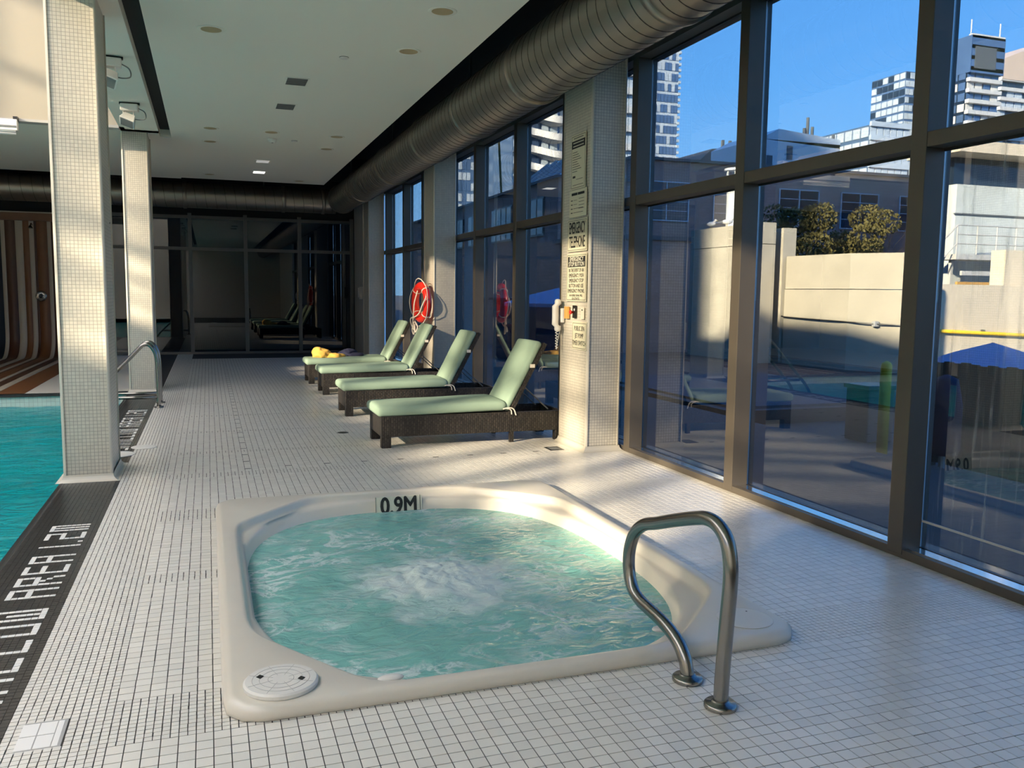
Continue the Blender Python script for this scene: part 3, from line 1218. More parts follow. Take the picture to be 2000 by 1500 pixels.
def inner(off):
    return ring([(1, 0, 1.10 - off), (-1, 0, 1.075 - off), (0, 1, 1.485 - off), (0, -1, 1.50 - off),
                 diag((.713, .70), 1.44 - off), diag((-.76, .65), 1.40 - off), diag((-.84, -.54), 1.363 - off), diag((.715, -.70), 1.472 - off)], 34)


def basin(sx_, sy_, ex):
    out = []
    for k in range(160):
        t = 2 * math.pi * k / 160
        c_, s_ = math.cos(t), math.sin(t)
        r = (abs(c_ / sx_) ** ex + abs(s_ / sy_) ** ex) ** (-1 / ex)
        out.append((TC.x + r * c_, TC.y + r * s_))
    return out


prof = []
prof.append((rrect(hxo - .012, hyo - .012, .13), -0.004))
prof.append((rrect(hxo, hyo, .14), 0.006))
prof.append((rrect(hxo, hyo, .14), 0.030))
prof.append((rrect(hxo - .008, hyo - .008, .135), 0.045))
prof.append((rrect(hxo - .022, hyo - .022, .125), 0.053))
prof.append((rrect(hxo - .040, hyo - .040, .11), 0.055))
prof.append((inner(-.005), 0.054))
prof.append((inner(.008), 0.050))
prof.append((inner(.016), 0.038))
prof.append((inner(.022), 0.012))
prof.append((inner(.035), 0.002))
prof.append((inner(.05), -0.002))
prof.append((basin(1.055, 1.435, 2.9), -0.006))
prof.append((basin(1.045, 1.42, 2.8), -0.02))
prof.append((basin(1.02, 1.385, 2.7), -0.10))
prof.append((basin(.97, 1.32, 2.6), -0.28))
prof.append((basin(.55, .85, 2.4), -0.34))
prof.append((basin(.45, .7, 2.3), -0.80))
N = 160
vs, fs = [], []
for rr_, z in prof:
    for (x, y) in rr_:
        vs.append((x, y, z))
for i in range(len(prof) - 1):
    for k in range(N):
        k2 = (k + 1) % N
        fs.append((i * N + k, i * N + k2, (i + 1) * N + k2, (i + 1) * N + k))
fs.append(tuple((len(prof) - 1) * N + k for k in range(N)))
# keep the sunken step ring inside the rim ring
tub = empty('hot_tub', (0, 0, 0))
tag(tub, 'large cream acrylic hot tub sunk in the tiled deck', 'hot tub')
sh_ = MB().add(vs, fs).build('shell', tub_m, tub, True)


def lid(x, y, R, h, diamonds):
    o = MB().lathe([(R, 0.054), (R + .003, .058), (R + .003, .054 + h * .7), (R - .004, .054 + h), (R - .02, .055 + h), (.0005, .0555 + h)], (x, y, 0), 48).build('lid', cover_m, tub)
    zt = .0556 + h
    if diamonds:
        for (dx, dy) in ((-.07, .035), (.07, -.02)):
            MB().prism([(x + dx - .014, y + dy), (x + dx, y + dy - .018), (x + dx + .014, y + dy), (x + dx, y + dy + .018)], zt, zt + .0006).build('finger_hole', black_m, o)
        for rr_ in (.045, .075, .1):
            pts = [(x + rr_ * math.cos(a * math.pi / 24), y + rr_ * math.sin(a * math.pi / 24), zt) for a in range(48)]
            MB().tube(pts, .0007, 4, True).build('groove', greywall_m, o)
        for a in range(8):
            t = a * math.pi / 4 + .3
            MB().tube([(x + .03 * math.cos(t), y + .03 * math.sin(t), zt), (x + .12 * math.cos(t), y + .12 * math.sin(t), zt)], .0006, 4).build('groove', greywall_m, o)
    else:
        MB().lathe([(.004, zt), (.004, zt + .0008)], (x + .05, y + .06, 0), 8).build('screw', black_m, o)
    return o


lid(0.215, 3.05, .128, .022, True)
lid(2.185, 3.08, .118, .004, False)
# filter notch on the near rim
MB().ell((0.60, 2.99, 0.05), (.05, .022, .012), 16, 8).build('rim_notch', cover_m, tub, True)
MB().ell((1.79, 3.10, 0.05), (.05, .028, .012), 16, 8).build('rim_notch', cover_m, tub, True)
# depth board
bd = MB().box(-.165, .165, -.006, .006, -.085, .065).build('depth_board', signw_m, tub, bevel=.002)
bd.location = (1.235, 5.845, -0.035)
bd.rotation_euler = (math.radians(-8), 0, 0)
tm = text_mesh('0.9M', 0.165, 0.80, .0008, 0.0042)
t_ = obj('lettering', tm, ink_m, bd)
t_.rotation_euler = (math.radians(90), 0, 0)
t_.location = (0, -.0075, -.005)
MB().box(-.165, -.162, -.0075, -.006, -.085, .065).build('border', ink_m, bd)
MB().box(.150, .153, -.0075, -.006, -.085, .065).build('border', ink_m, bd)

# tub water
WZ = -0.075
vs, fs = [], []
nr, na = 70, 160
outl = basin(1.028, 1.40, 2.72)
vs.append((TC.x, TC.y, WZ))
mc = Vector((1.13, 4.32))
for i in range(1, nr + 1):
    q = i / nr
    for k in range(na):
        x = TC.x + (outl[k][0] - TC.x) * q
        y = TC.y + (outl[k][1] - TC.y) * q
        d = (Vector((x, y)) - mc).length
        edge = min(1, (1 - q) * 8)
        z = WZ + edge * (0.011 * noise.noise((x * 3.5, y * 5, 1)) + 0.007 * noise.noise((x * 9, y * 12, 2)))
        z += 0.045 * math.exp(-(d / .26) ** 2) + math.exp(-(d / .36) ** 2) * (0.028 * noise.noise((x * 14, y * 14, 5)) + .012 * noise.noise((x * 34, y * 34, 5)))
        vs.append((x, y, z))
for k in range(na):
    fs.append((0, 1 + k, 1 + (k + 1) % na))
for i in range(nr - 1):
    for k in range(na):
        k2 = (k + 1) % na
        fs.append((1 + i * na + k, 1 + (i + 1) * na + k, 1 + (i + 1) * na + k2, 1 + i * na + k2))
o = MB().add(vs, fs).build('tub_water', tub_water_m, None, True)
tag(o, 'bubbling pale turquoise water with white foam in the hot tub', 'water', None, 'stuff')

# grab rail
gr = empty('grab_rail', (1.69, 2.62, 0))
tag(gr, 'bent steel grab rail standing at the front of the hot tub', 'handrail')
RX = 0
ctrl = [(2.505, 0.0), (2.50, .12), (2.487, .30), (2.474, .46), (2.478, .54), (2.505, .61), (2.56, .648), (2.63, .655), (2.71, .637),
        (2.86, .59), (3.00, .542), (3.10, .510), (3.175, .46), (3.215, .40), (3.232, .33), (3.222, .26), (3.185, .205), (3.12, .178),
        (3.03, .168), (2.95, .160), (2.87, .145), (2.80, .118), (2.755, .08), (2.735, .04), (2.728, 0.0)]
pts = sample_path([(RX, y_ - 2.62, z_) for y_, z_ in ctrl], 5)
MB().tube(pts, .0265, 20).build('rail_tube', steel_m, gr, True)
for y_ in (2.505, 2.728):
    MB().lathe([(.0575, 0), (.0590, .003), (.0585, .014), (.053, .019), (.034, .021), (.030, .026), (.0275, .028)], (RX, y_ - 2.62, 0), 32).build('flange', steel_m, gr, True)

# pool ladder rails
for idx, (y_, lab) in enumerate(((11.38, 'steel pool handrail, the nearer of the pair by the pool edge'), (11.83, 'steel pool handrail, the farther of the pair by the pool edge'))):
    pr = empty('pool_handrail', (-0.6, y_, 0))
    tag(pr, lab, 'handrail', 'pool edge handrails')
    ct = [(0.0, 0), (0.0, .3), (-.005, .56), (-.03, .69), (-.09, .775), (-.16, .775), (-.23, .71), (-.36, .57), (-.55, .38), (-.75, .18), (-.95, -.06), (-1.05, -.4)]
    MB().tube(sample_path([(a, 0, b_) for a, b_ in ct], 5), .024, 16).build('rail_tube', steel_m, pr, True)
    MB().tube([(0, 0, .13), (-.3, 0, .13), (-.75, 0, .13)], .02, 14).build('lower_bar', steel_m, pr, True)
    MB().lathe([(.055, 0), (.056, .012), (.045, .018), (.025, .02)], (0, 0, 0), 24).build('flange', steel_m, pr, True)

# ================================================================== LOUNGERS


def make_lounger():
    root = empty('sun_lounger')
    L, W = 1.84, .62
    zt, zb = .30, .105
    for y_ in (0, W - .03):
        MB().box(.02, L, y_, y_ + .03, zb, zt).build('side_panel', wicker_m, root, bevel=.004)
    MB().box(0, .03, .0, W, zb, zt).build('end_panel', wicker_m, root, bevel=.004)
    MB().box(L - .03, L, .03, W - .03, zb, zt).build('end_panel', wicker_m, root, bevel=.004)
    MB().box(.03, 1.2, .03, W - .03, zt - .03, zt - .005).build('deck', wicker_m, root)
    for x_ in (0.0, L - .09):
        for y_ in (0.0, W - .08):
            MB().box(x_, x_ + .09, y_, y_ + .08, 0, zb).build('leg', wicker_m, root, bevel=.004)
    for y_ in (.01, W - .05):
        MB().box(1.27, 1.31, y_, y_ + .04, 0, zb).build('middle_leg', wicker_m, root)

    def fs_(p):
        # soft, slightly sagging seat pad
        k = 1 - (abs(p.y) / .31) ** 3
        p = Vector(p)
        if p.z > 0:
            p.z += .012 * k + .006 * noise.noise((p.x * 3, p.y * 5, 1))
        p.z += .01 * math.sin(p.x * 2.2)
        return p
    weld(rbox((.60, W / 2, zt + .05), (.64, .315, .048), .046, (30, 16, 8), fs_).build('seat_cushion', cushion_m, root, True))
    ang = math.radians(62)
    bl = .74
    hingex = 1.21

    def P(s_, t_):   # along the back, thickness behind
        return (hingex + s_ * math.cos(ang) + t_ * math.sin(ang), zt + .035 + s_ * math.sin(ang) - t_ * math.cos(ang))
    bf = MB()
    for y_ in (.0, W - .04):
        (xa, za), (xb, zb_) = P(-.02, .075), P(bl + .02, .075)
        bf.bar((xa, y_ + .02, za), (xb, y_ + .02, zb_), .04, .035, (0, 1, 0))
    for s_ in (.02, .25, .48, bl):
        xa, za = P(s_, .075)
        bf.bar((xa, .02, za), (xa, W - .02, za), .05, .025, (math.cos(ang), 0, math.sin(ang)))
    bf.build('back_frame', wicker_m, root, bevel=.003)
    (x0, z0), (x1, z1) = P(.01, .066), P(bl - .01, .066)
    mb = MB()
    mb.bar((x0, W / 2, z0), (x1, W / 2, z1), W - .08, .008, (-math.sin(ang), 0, math.cos(ang)))
    mb.build('back_sling', wicker_m, root)

    def fb(p):
        k = 1 - (abs(p.y) / .31) ** 3
        p = Vector(p)
        p.z += .008 * k + .005 * noise.noise((p.x * 4, p.y * 5, 4))
        s_ = p.x + bl / 2
        x_, z_ = P(s_, .028 - p.z)
        return Vector((x_, p.y + W / 2, z_))
    weld(rbox((0, 0, 0), (bl / 2 + .01, .295, .036), .034, (24, 14, 6), fb).build('back_cushion', cushion_m, root, True))
    for y_ in (.14, W - .14):
        xa, za = P(.30, .09)
        MB().tube([(xa, y_, za), (1.72, y_, zt)], .007, 8).build('strut', darkframe_m, root)
    # tape ties
    for y_ in (-.012, W + .012):
        MB().tube(sample_path([(1.19, y_, .335), (1.25, y_ * 1.0, .345), (1.30, y_, .33), (1.325, y_, .27)], 4), .006, 6).build('tie', rope_m, root)
        MB().tube(sample_path([(1.22, y_, .34), (1.27, y_, .325), (1.28, y_, .28)], 4), .005, 6).build('tie', rope_m, root)
    xa, za = P(.50, .05)
    MB().box(xa - .02, xa + .03, -.006, .0, za - .02, za + .015).build('tie', rope_m, root)
    return root


lp = make_lounger()
spots = [(1.50, 7.86, 0.0, 'sage green cushioned wicker lounger nearest the camera, next to the sign column'),
         (1.49, 10.02, 0.0, 'sage green cushioned wicker lounger, second from the camera'),
         (1.50, 12.20, 0.0, 'sage green cushioned wicker lounger below the red life ring, third from the camera'),
         (1.47, 13.72, 0.0, 'sage green cushioned wicker lounger farthest away, with clothes on its foot end')]
for i, (x, y, a, lab) in enumerate(spots):
    o = lp if i == 0 else copy_tree(lp)
    o.location = (x, y, 0)
    o.rotation_euler = (0, 0, a)
    tag(o, lab, 'lounger', 'wicker sun loungers along the windows')


def cloth(name, mt, parts, seed, label):
    mb = MB()
    root = None
    for i, (cx, cy2, cz, rx, ry, rz) in enumerate(parts):
        k = len(mb.v)
        mb.ell((cx, cy2, cz), (rx, ry, rz), 28, 16)
        for q in range(k, len(mb.v)):
            p = Vector(mb.v[q])
            d = .35 * noise.noise(p * 7 + Vector((seed, 0, 0))) + .2 * noise.noise(p * 17 + Vector((seed, 3, 0)))
            c0 = Vector((cx, cy2, cz))
            p2 = c0 + (p - c0) * (1 + d)
            p2.z = max(p2.z, .40)
            mb.v[q] = tuple(p2)
    o = mb.build(name, mt, None, True)
    tag(o, label, 'clothes', 'clothes left on the far lounger')


cloth('yellow_bag', yellow_cloth_m, [(1.70, 13.98, .45, .15, .16, .10), (1.88, 13.93, .42, .17, .10, .05)], 3, 'crumpled yellow cloth bundle on the far lounger')
cloth('navy_jacket', navy_m, [(2.14, 14.14, .44, .15, .14, .08), (2.24, 14.05, .42, .14, .12, .05)], 9, 'crumpled dark navy jacket beside the yellow bundle')

# ================================================================== LIFE RING
lr = empty('life_ring', (3.13, 13.10, 1.30), math.radians(9))
tag(lr, 'red life ring with white rope hanging on the tiled column', 'life ring')
pts = [(0, .255 * math.cos(a * math.pi / 30), .255 * math.sin(a * math.pi / 30)) for a in range(60)]
MB().tube(pts, .062, 20, True).build('ring', red_m, lr, True)
for k in range(4):
    a = k * math.pi / 2 + math.pi / 4
    MB().tube([(0.0 + .066 * math.cos(t), (.255 + .066 * math.sin(t)) * math.cos(a), (.255 + .066 * math.sin(t)) * math.sin(a)) for t in [q * math.pi / 8 for q in range(16)]], .008, 8, True).build('rope_band', rope_m, lr, True)
rp = []
for k in range(4):
    a = k * math.pi / 2 + math.pi / 4
    for q in range(6):
        t = a + q / 6 * math.pi / 2
        rp.append((-.02 - .03 * math.sin(q / 6 * math.pi), (.335 + .035 * math.sin(q / 6 * math.pi)) * math.cos(t), (.335 + .035 * math.sin(q / 6 * math.pi)) * math.sin(t)))
MB().tube(rp, .007, 8, True).build('grab_line', rope_m, lr, True)
MB().tube(sample_path([(-.05, .03, .18), (-.09, .06, 0), (-.10, .08, -.18), (-.09, .12, -.34), (-.08, .06, -.44), (-.09, .16, -.38), (-.10, .20, -.26), (-.09, .02, -.22), (-.10, -.16, -.16), (-.10, -.28, -.04), (-.06, -.33, .08)], 6), .011, 8).build('throw_line', rope_m, lr, True)
MB().tube(sample_path([(-.08, .1, -.30), (-.09, .16, -.42), (-.08, .12, -.50), (-.09, .06, -.44), (-.08, .08, -.34), (-.10, .0, -.46), (-.08, -.04, -.38), (-.085, .05, -.30)], 6), .011, 8).build('throw_line', rope_m, lr, True)
MB().box(.02, .13, -.03, .03, .18, .21).build('hook', darkframe_m, lr)

# ================================================================== SIGNS ON THE COLUMN
SXF = 3.27


def board(name, y0, y1, z0, z1, label, mt=None, border=True):
    """board on the column's face that looks to -x; local +x of the lettering runs to -y"""
    root = empty(name, (SXF, (y0 + y1) / 2, (z0 + z1) / 2))
    W, H = (y1 - y0), (z1 - z0)
    MB().box(-.006, -.0005, -W / 2, W / 2, -H / 2, H / 2).build('board', mt or sign_m, root, bevel=.0015)
    if border:
        b_ = .012
        fr = MB()
        for (ya, yb2, za, zb2) in ((-W / 2 + b_, W / 2 - b_, H / 2 - b_ - .004, H / 2 - b_), (-W / 2 + b_, W / 2 - b_, -H / 2 + b_, -H / 2 + b_ + .004),
                                   (-W / 2 + b_, -W / 2 + b_ + .004, -H / 2 + b_, H / 2 - b_), (W / 2 - b_ - .004, W / 2 - b_, -H / 2 + b_, H / 2 - b_)):
            fr.box(-.0066, -.0058, ya, yb2, za, zb2)
        fr.build('border', ink_m, root)
    tag(root, label, 'sign', 'signs on the tiled column')
    return root


ROTT = Matrix(((0, 0, -1), (-1, 0, 0), (0, 1, 0))).to_euler()


def letter(root, s, size, dy, dz, mt=None, sx=1.0, bold=0.0, name='lettering', x=-.0068):
    o = obj(name, text_mesh(s, size, sx, .0003, bold), mt or ink_m, root)
    o.rotation_euler = ROTT
    o.location = (x, dy, dz)
    return o


def lines(root, specs, name='print_line'):
    for (ya, yb2, z, h) in specs:
        MB().box(-.0066, -.0058, -yb2, -ya, z - h / 2, z + h / 2).build(name, ink_m, root)


b1 = board('notice_board', 7.29, 7.62, 2.43, 2.93, 'tall faded notice with a black heading band, topmost on the column')
MB().box(-.0068, -.0058, -.15, .15, .125, .195).build('heading_band', ink_m, b1)
lines(b1, [(-.11, .11, .217, .006)])
for k, z in enumerate((.175, .145)):
    MB().box(-.0074, -.0067, -.12, .12, z - .004, z + .004).build('print_line', signw_m, b1)
lines(b1, [(-.13, -.02 + .03 * (k % 4), .09 - k * .022, .005) for k in range(9)] + [(-.12, -.06, -.135, .02), (-.04, .11, -.16, .004), (-.12, .12, -.21, .004)])
b2 = board('notice_board', 7.25, 7.64, 2.175, 2.425, 'small faded notice with two columns of lines', None, False)
MB().box(-.0068, -.0058, .015, .145, .075, .098).build('heading_band', ink_m, b2)
MB().box(-.0068, -.0058, -.145, .0, .075, .098).build('heading_band', ink_m, b2)
lines(b2, [(-.16, -.12, .03 - .038 * k, .008) for k in range(4)] + [(-.10, -.02, .03 - .038 * k, .003) for k in range(2)] + [(.02, .14, .04 - .03 * k, .004) for k in range(4)] + [(-.10, .12, -.046, .004), (-.1, .12, -.084, .004)])
b3 = board('warning_sign', 7.225, 7.675, 1.855, 2.155, 'bold sign reading EMERGENCY TELEPHONE')
letter(b3, 'EMERGENCY', .150, 0, .064, None, .43, .0024)
letter(b3, 'TELEPHONE', .150, 0, -.066, None, .445, .0024)
b4 = board('warning_sign', 7.22, 7.68, 1.39, 1.835, 'sign headed EMERGENCY STOP BUTTON with lines of instructions')
MB().box(-.0068, -.0058, -.20, .20, .098, .196).build('heading_band', ink_m, b4)
letter(b4, 'EMERGENCY', .056, 0, .170, signw_m, 1.0, .0008, x=-.0074)
letter(b4, 'STOP BUTTON', .056, 0, .124, signw_m, .95, .0008, x=-.0074)
for k, s_ in enumerate(('IN THE EVENT OF AN', 'EMERGENCY, PUSH', 'EMERGENCY STOP', 'BUTTON AND USE', 'EMERGENCY PHONE.')):
    letter(b4, s_, .050, 0, .066 - k * .048, None, .72 if k == 0 else .8, .0006)
for k, s_ in enumerate(('AN AUDIBLE SIGNAL WILL', 'BE ACTIVATED.')):
    letter(b4, s_, .030, 0, -.168 - k * .030, None, .85, .0002)
b5 = board('warning_sign', 7.19, 7.52, .94, 1.20, 'small yellow sign reading PUBLIC SPA JET PUMP TIMER SWITCH')
for k, s_ in enumerate(('PUBLIC SPA', 'JET PUMP', 'TIMER SWITCH')):
    letter(b5, s_, .062, 0, .066 - k * .068, None, .74, .0004)
ph = empty('wall_telephone', (SXF, 7.75, 1.25))
tag(ph, 'white handset telephone with a coiled cord on the column edge', 'telephone')
MB().box(-.03, 0, -.03, .03, -.07, .07).build('base', lampwhite_m, ph, bevel=.008)
weld(rbox((-.062, .02, .0), (.030, .034, .16), .028, (6, 6, 16), lambda p: Vector((p.x - .22 * p.z * p.z * 1.0 + (-.016 if abs(p.z) < .09 else .012), p.y, p.z))).build('handset', lampwhite_m, ph, True))
cc = [(-.07 + .012 * math.cos(k * .9), .012 * math.sin(k * .9), -.13 - .20 * math.sin(min(1, k / 60) * math.pi / 1.0) * .9 if False else -.13 - .0038 * k) for k in range(52)]
MB().tube(cc, .004, 6).build('cord', lampwhite_m, ph, True)
MB().tube(sample_path([(-.07, 0, -.33), (-.06, .02, -.30), (-.04, .02, -.2), (-.03, 0, -.1)], 5), .004, 6).build('cord', lampwhite_m, ph, True)
pt = empty('label_plate', (SXF, 7.645, 1.28))
tag(pt, 'plain orange plate beside the telephone', 'plate')
MB().box(-.022, -.0005, -.042, .042, -.058, .058).build('plate', orange_m, pt, bevel=.002)
sw = empty('stop_button', (SXF, 7.475, 1.292))
tag(sw, 'red emergency stop button on a black plate', 'switch')
MB().box(-.012, -.0005, -.035, .035, -.06, .06).build('plate', black_m, sw, bevel=.002)
MB().lathe([(.012, -.05), (.02, -.048), (.02, -.036), (.011, -.034), (.011, -.012)], (0, .012, -.005), 20, 'x').build('button', red_m, sw, True)
MB().lathe([(.012, -.016), (.011, -.012)], (0, -.016, .02), 16, 'x').build('screw', lampwhite_m, sw)
ts = empty('timer_switch', (SXF, 7.29, 1.282))
tag(ts, 'white switch plate with a small black knob', 'switch')
MB().box(-.008, -.0005, -.035, .035, -.055, .055).build('plate', signw_m, ts, bevel=.002)
MB().lathe([(.006, -.014), (.007, -.008)], (0, 0, .03), 12, 'x').build('knob', black_m, ts)
th = empty('thermostat', (3.32, 19.62, 1.42))
tag(th, 'small grey control box on the far wall stub', 'control box')
MB().box(-.09, -.0005, -.09, .09, -.14, .14).build('housing', greywall_m, th, bevel=.006)
MB().box(-.095, -.09, -.07, .07, -.10, .12).build('cover', lampwhite_m, th, bevel=.003)

# floor drains
dr = empty('floor_drain', (1.29, 8.88, 0))
tag(dr, 'small round dark floor drain in front of the nearest lounger', 'drain')
MB().lathe([(.058, -.001), (.058, .002), (.05, .0028)], (0, 0, 0), 24).build('rim', darkframe_m, dr)
MB().lathe([(.045, .0028), (.045, .0034)], (0, 0, 0), 24).build('grate', black_m, dr)
dr = empty('floor_drain', (3.06, 7.43, 0))
tag(dr, 'square floor drain beside the sign column', 'drain')
MB().box(-.07, .07, -.09, .09, -.001, .002).build('rim', black_tile_m, dr)
MB().box(-.045, .045, -.06, .06, .002, .003).build('grate', vent_m, dr)
for (x, y, r_, lab) in ((-.59, 8.53, .11, 'round white skimmer lid on the deck beyond the near pillar'), (-.79, 8.20, .15, 'round white skimmer lid on the black tile strip')):
    o = empty('skimmer_lid', (x, y, 0))
    tag(o, lab, 'lid', 'white skimmer lids')
    MB().lathe([(r_, -.001), (r_, .004), (r_ - .012, .006)], (0, 0, 0), 32).build('rim', cover_m, o)
    MB().lathe([(r_ - .02, .006), (r_ - .022, .0075)], (0, 0, 0), 32).build('cap', cover_m, o)

# ================================================================== CEILING FITTINGS


def downlight(x, y, lab):
    o = empty('downlight', (x, y, CZ))
    tag(o, lab, 'ceiling light', 'round ceiling lights')
    MB().lathe([(.080, -.004), (.107, -.007), (.112, -.002), (.112, -.0004)], (0, 0, 0), 32).build('trim_ring', ceil_m, o, True)
    MB().lathe([(.083, -.0055), (.083, -.0035)], (0, 0, 0), 32).build('lens', lens_m, o)


for x, y, lab in ((.08, 7.78, 'round tan ceiling light, nearest on the pool side of the ceiling'), (1.747, 6.63, 'round tan ceiling light nearest the camera, beside the duct'),
                  (1.747, 7.81, 'round tan ceiling light second along beside the duct'), (.085, 12.41, 'round ceiling light on the pool side just past the black slot'),
                  (.085, 13.5, 'round ceiling light, farther of the pair past the black slot'), (.87, 12.39, 'round ceiling light in the middle beside the smoke detector'),
                  (1.75, 12.39, 'round ceiling light at mid distance near the duct'), (1.75, 13.5, 'round ceiling light near the duct, one beyond the mid-distance light'),
                  (.085, 17.3, 'round ceiling light near the far left ceiling edge'), (1.75, 17.6, 'round ceiling light in the far right ceiling corner')):
    downlight(x, y, lab)
lit_m = bpy.data.materials.new('lit_diffuser')
lit_m.use_nodes = True
lit_m.node_tree.nodes['Principled BSDF'].inputs['Emission Color'].default_value = (1, .98, .92, 1)
lit_m.node_tree.nodes['Principled BSDF'].inputs['Emission Strength'].default_value = 1.1
lit2_m = lit_m.copy()
lit2_m.node_tree.nodes['Principled BSDF'].inputs['Emission Strength'].default_value = .18
for x, y, sm_, lab in ((.915, 9.34, vent_m, 'square grey ceiling vent nearest the camera'), (.91, 10.63, vent_m, 'square grey ceiling vent, second from the camera')):
    o = empty('ceiling_vent', (x, y, CZ))
    tag(o, lab, 'vent', 'square ceiling vents')
    MB().box(-.12, .12, -.17, .17, -.005, -.0004).build('frame', ceil_m, o)
    MB().box(-.10, .10, -.15, .15, -.0065, -.005).build('backing', sm_, o)
    for k in range(7):
        MB().box(-.10, .10, -.14 + k * .042, -.128 + k * .042, -.011, -.0065).build('slat', vent_m, o)
for x, y, mt, lab in ((.92, 15.2, lit2_m, 'square ceiling light, dimmer of the two lit ones'), (.938, 16.6, lit_m, 'square ceiling light glowing white farthest away')):
    o = empty('square_light', (x, y, CZ))
    tag(o, lab, 'ceiling light', 'square ceiling lights')
    MB().box(-.13, .13, -.17, .17, -.006, -.0004).build('frame', ceil_m, o)
    MB().box(-.10, .10, -.14, .14, -.009, -.006).build('diffuser', mt, o)
sdv = empty('smoke_detector', (.92, 12.92, CZ))
tag(sdv, 'white smoke detector on the ceiling', 'detector')
MB().lathe([(.03, -.055), (.05, -.045), (.06, -.02), (.065, -.0004)], (0, 0, 0), 24).build('housing', lampwhite_m, sdv, True)
MB().lathe([(.012, -.06), (.014, -.055)], (0, 0, 0), 12).build('sensor', vent_m, sdv)
for x, y, lab in ((1.237, 8.23, 'small ceiling sprinkler cap near the camera'), (1.229, 12.97, 'small ceiling sprinkler cap beyond the smoke detector')):
    o = empty('sprinkler_cap', (x, y, CZ))
    tag(o, lab, 'sprinkler', 'ceiling sprinklers')
    MB().lathe([(.038, -.012), (.042, -.006), (.042, -.0004)], (0, 0, 0), 24).build('cap', lampwhite_m, o, True)
    MB().lathe([(.044, -.003), (.044, -.0003)], (0, 0, 0), 24).build('gap_ring', black_m, o)


def flood(x, y, lab, yaw):
    o = empty('flood_light', (x, y, CZ), yaw)
    tag(o, lab, 'flood light', 'flood lights under the beam')
    MB().box(-.11, .11, -.02, .02, -.025, -.0004).build('mount_plate', black_m, o)
    MB().box(-.095, .095, -.06, .06, -.10, -.02).build('gear_box', lampwhite_m, o, bevel=.01)
    MB().tube(sample_path([(.09, 0, -.06), (.16, 0, -.10), (.17, 0, -.17), (.10, 0, -.19), (.03, 0, -.18)], 5), .006, 6).build('cable', vent_m, o)
    a = MB()
    a.box(-.075, -.065, -.015, .015, -.21, -.09)
    a.box(.035, .045, -.015, .015, -.21, -.09)
    a.build('bracket', lampwhite_m, o)
    h_ = MB()
    h_.add([(-.06, -.05, .05), (.06, -.05, .05), (.06, .05, .05), (-.06, .05, .05), (-.085, -.085, -.055), (.085, -.085, -.055), (.085, .085, -.055), (-.085, .085, -.055)],
           [(0, 1, 2, 3), (0, 4, 5, 1), (1, 5, 6, 2), (2, 6, 7, 3), (3, 7, 4, 0), (4, 7, 6, 5)])
    hd = h_.build('lamp_head', lampwhite_m, o, bevel=.006)
    hd.location = (-.015, 0, -.19)
    hd.rotation_euler = (math.radians(-25), math.radians(20), 0)
    g_ = MB().box(-.07, .07, -.07, .07, -.058, -.056).build('lens', vent_m, hd)


flood(-.80, 9.0, 'white flood light under the beam, nearer one half hidden by the pillar', .1)
flood(-.80, 11.12, 'white flood light under the beam beside the farther pillar', -.1)
bl_ = empty('batten_light', (-2.62, 12.70, 3.5))
tag(bl_, 'white twin tube batten light below the light well', 'light fitting')
MB().box(-.6, .39, -.05, .05, -.06, .08).build('housing', lampwhite_m, bl_, bevel=.008)
MB().box(-.6, .38, -.06, -.05, -.02, .0).build('louvre', vent_m, bl_)
for z in (-.10, -.07):
    MB().lathe([(.016, -.6), (.016, .37)], (0, -.03, z), 12, 'x').build('tube', lampwhite_m, bl_, True)
MB().box(-.3, -.26, -.02, .05, .08, .12).build('bracket', black_m, bl_)
MB().box(.34, .39, -.02, .08, .06, .12).build('bracket', black_m, bl_)
o = empty('ceiling_vent', (-2.05, 15.0, CZ))
tag(o, 'square ceiling vent beyond the light well over the far deck', 'vent', 'square ceiling vents')
MB().box(-.17, .17, -.17, .17, -.005, -.0004).build('frame', ceil_m, o)
MB().box(-.13, .13, -.13, .13, -.0065, -.005).build('backing', vent_m, o)

# shower fittings
o = empty('shower', (-3.35, SYW - 0.003, 1.28))
tag(o, 'chrome shower with a round valve on the striped wall', 'shower')
MB().tube(sample_path([(-.05, 0, 1.47), (-.05, -.12, 1.49), (-.05, -.2, 1.44)], 4), .012, 8).build('arm', steel_m, o, True)
MB().lathe([(.015, 1.45), (.045, 1.40), (.048, 1.385)], (-.05, -.21, 0), 16).build('rose', steel_m, o, True)
MB().lathe([(.03, -.03), (.06, -.028), (.10, -.02), (.11, -.012), (.11, -.0005)], (.06, 0, 0), 32, 'y').build('valve_plate', steel_m, o, True)
MB().lathe([(.028, -.07), (.032, -.06), (.032, -.028)], (.06, 0, 0), 20, 'y').build('knob', steel_m, o, True)

# ================================================================== OUTDOORS
OZ = -0.5
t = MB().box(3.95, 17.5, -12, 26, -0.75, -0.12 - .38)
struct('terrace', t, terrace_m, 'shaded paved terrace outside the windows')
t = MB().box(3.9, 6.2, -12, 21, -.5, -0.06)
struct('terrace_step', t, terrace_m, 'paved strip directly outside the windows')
t = MB().box(-400, 600, -400, 600, -4, -1.2)
struct('street_ground', t, city_m, 'street level ground beyond the terrace')
t = MB().box(-50, -20, 5.4, 85, -1.2, 48)  # unseen block added to keep the sun off the brick building
struct('wall_shade_block', t, greywall_m, 'tall unseen block added west of the pool hall to shade the brick building')
# concrete walls
cw = empty('concrete_wall', (16.15, 20, OZ))
tag(cw, 'sunlit board marked concrete terrace wall with a splayed corner', 'wall')


def ext(poly, z0, z1):
    return MB().prism([(x - 16.15, y - 20) for x, y in poly], z0 - OZ, z1 - OZ)


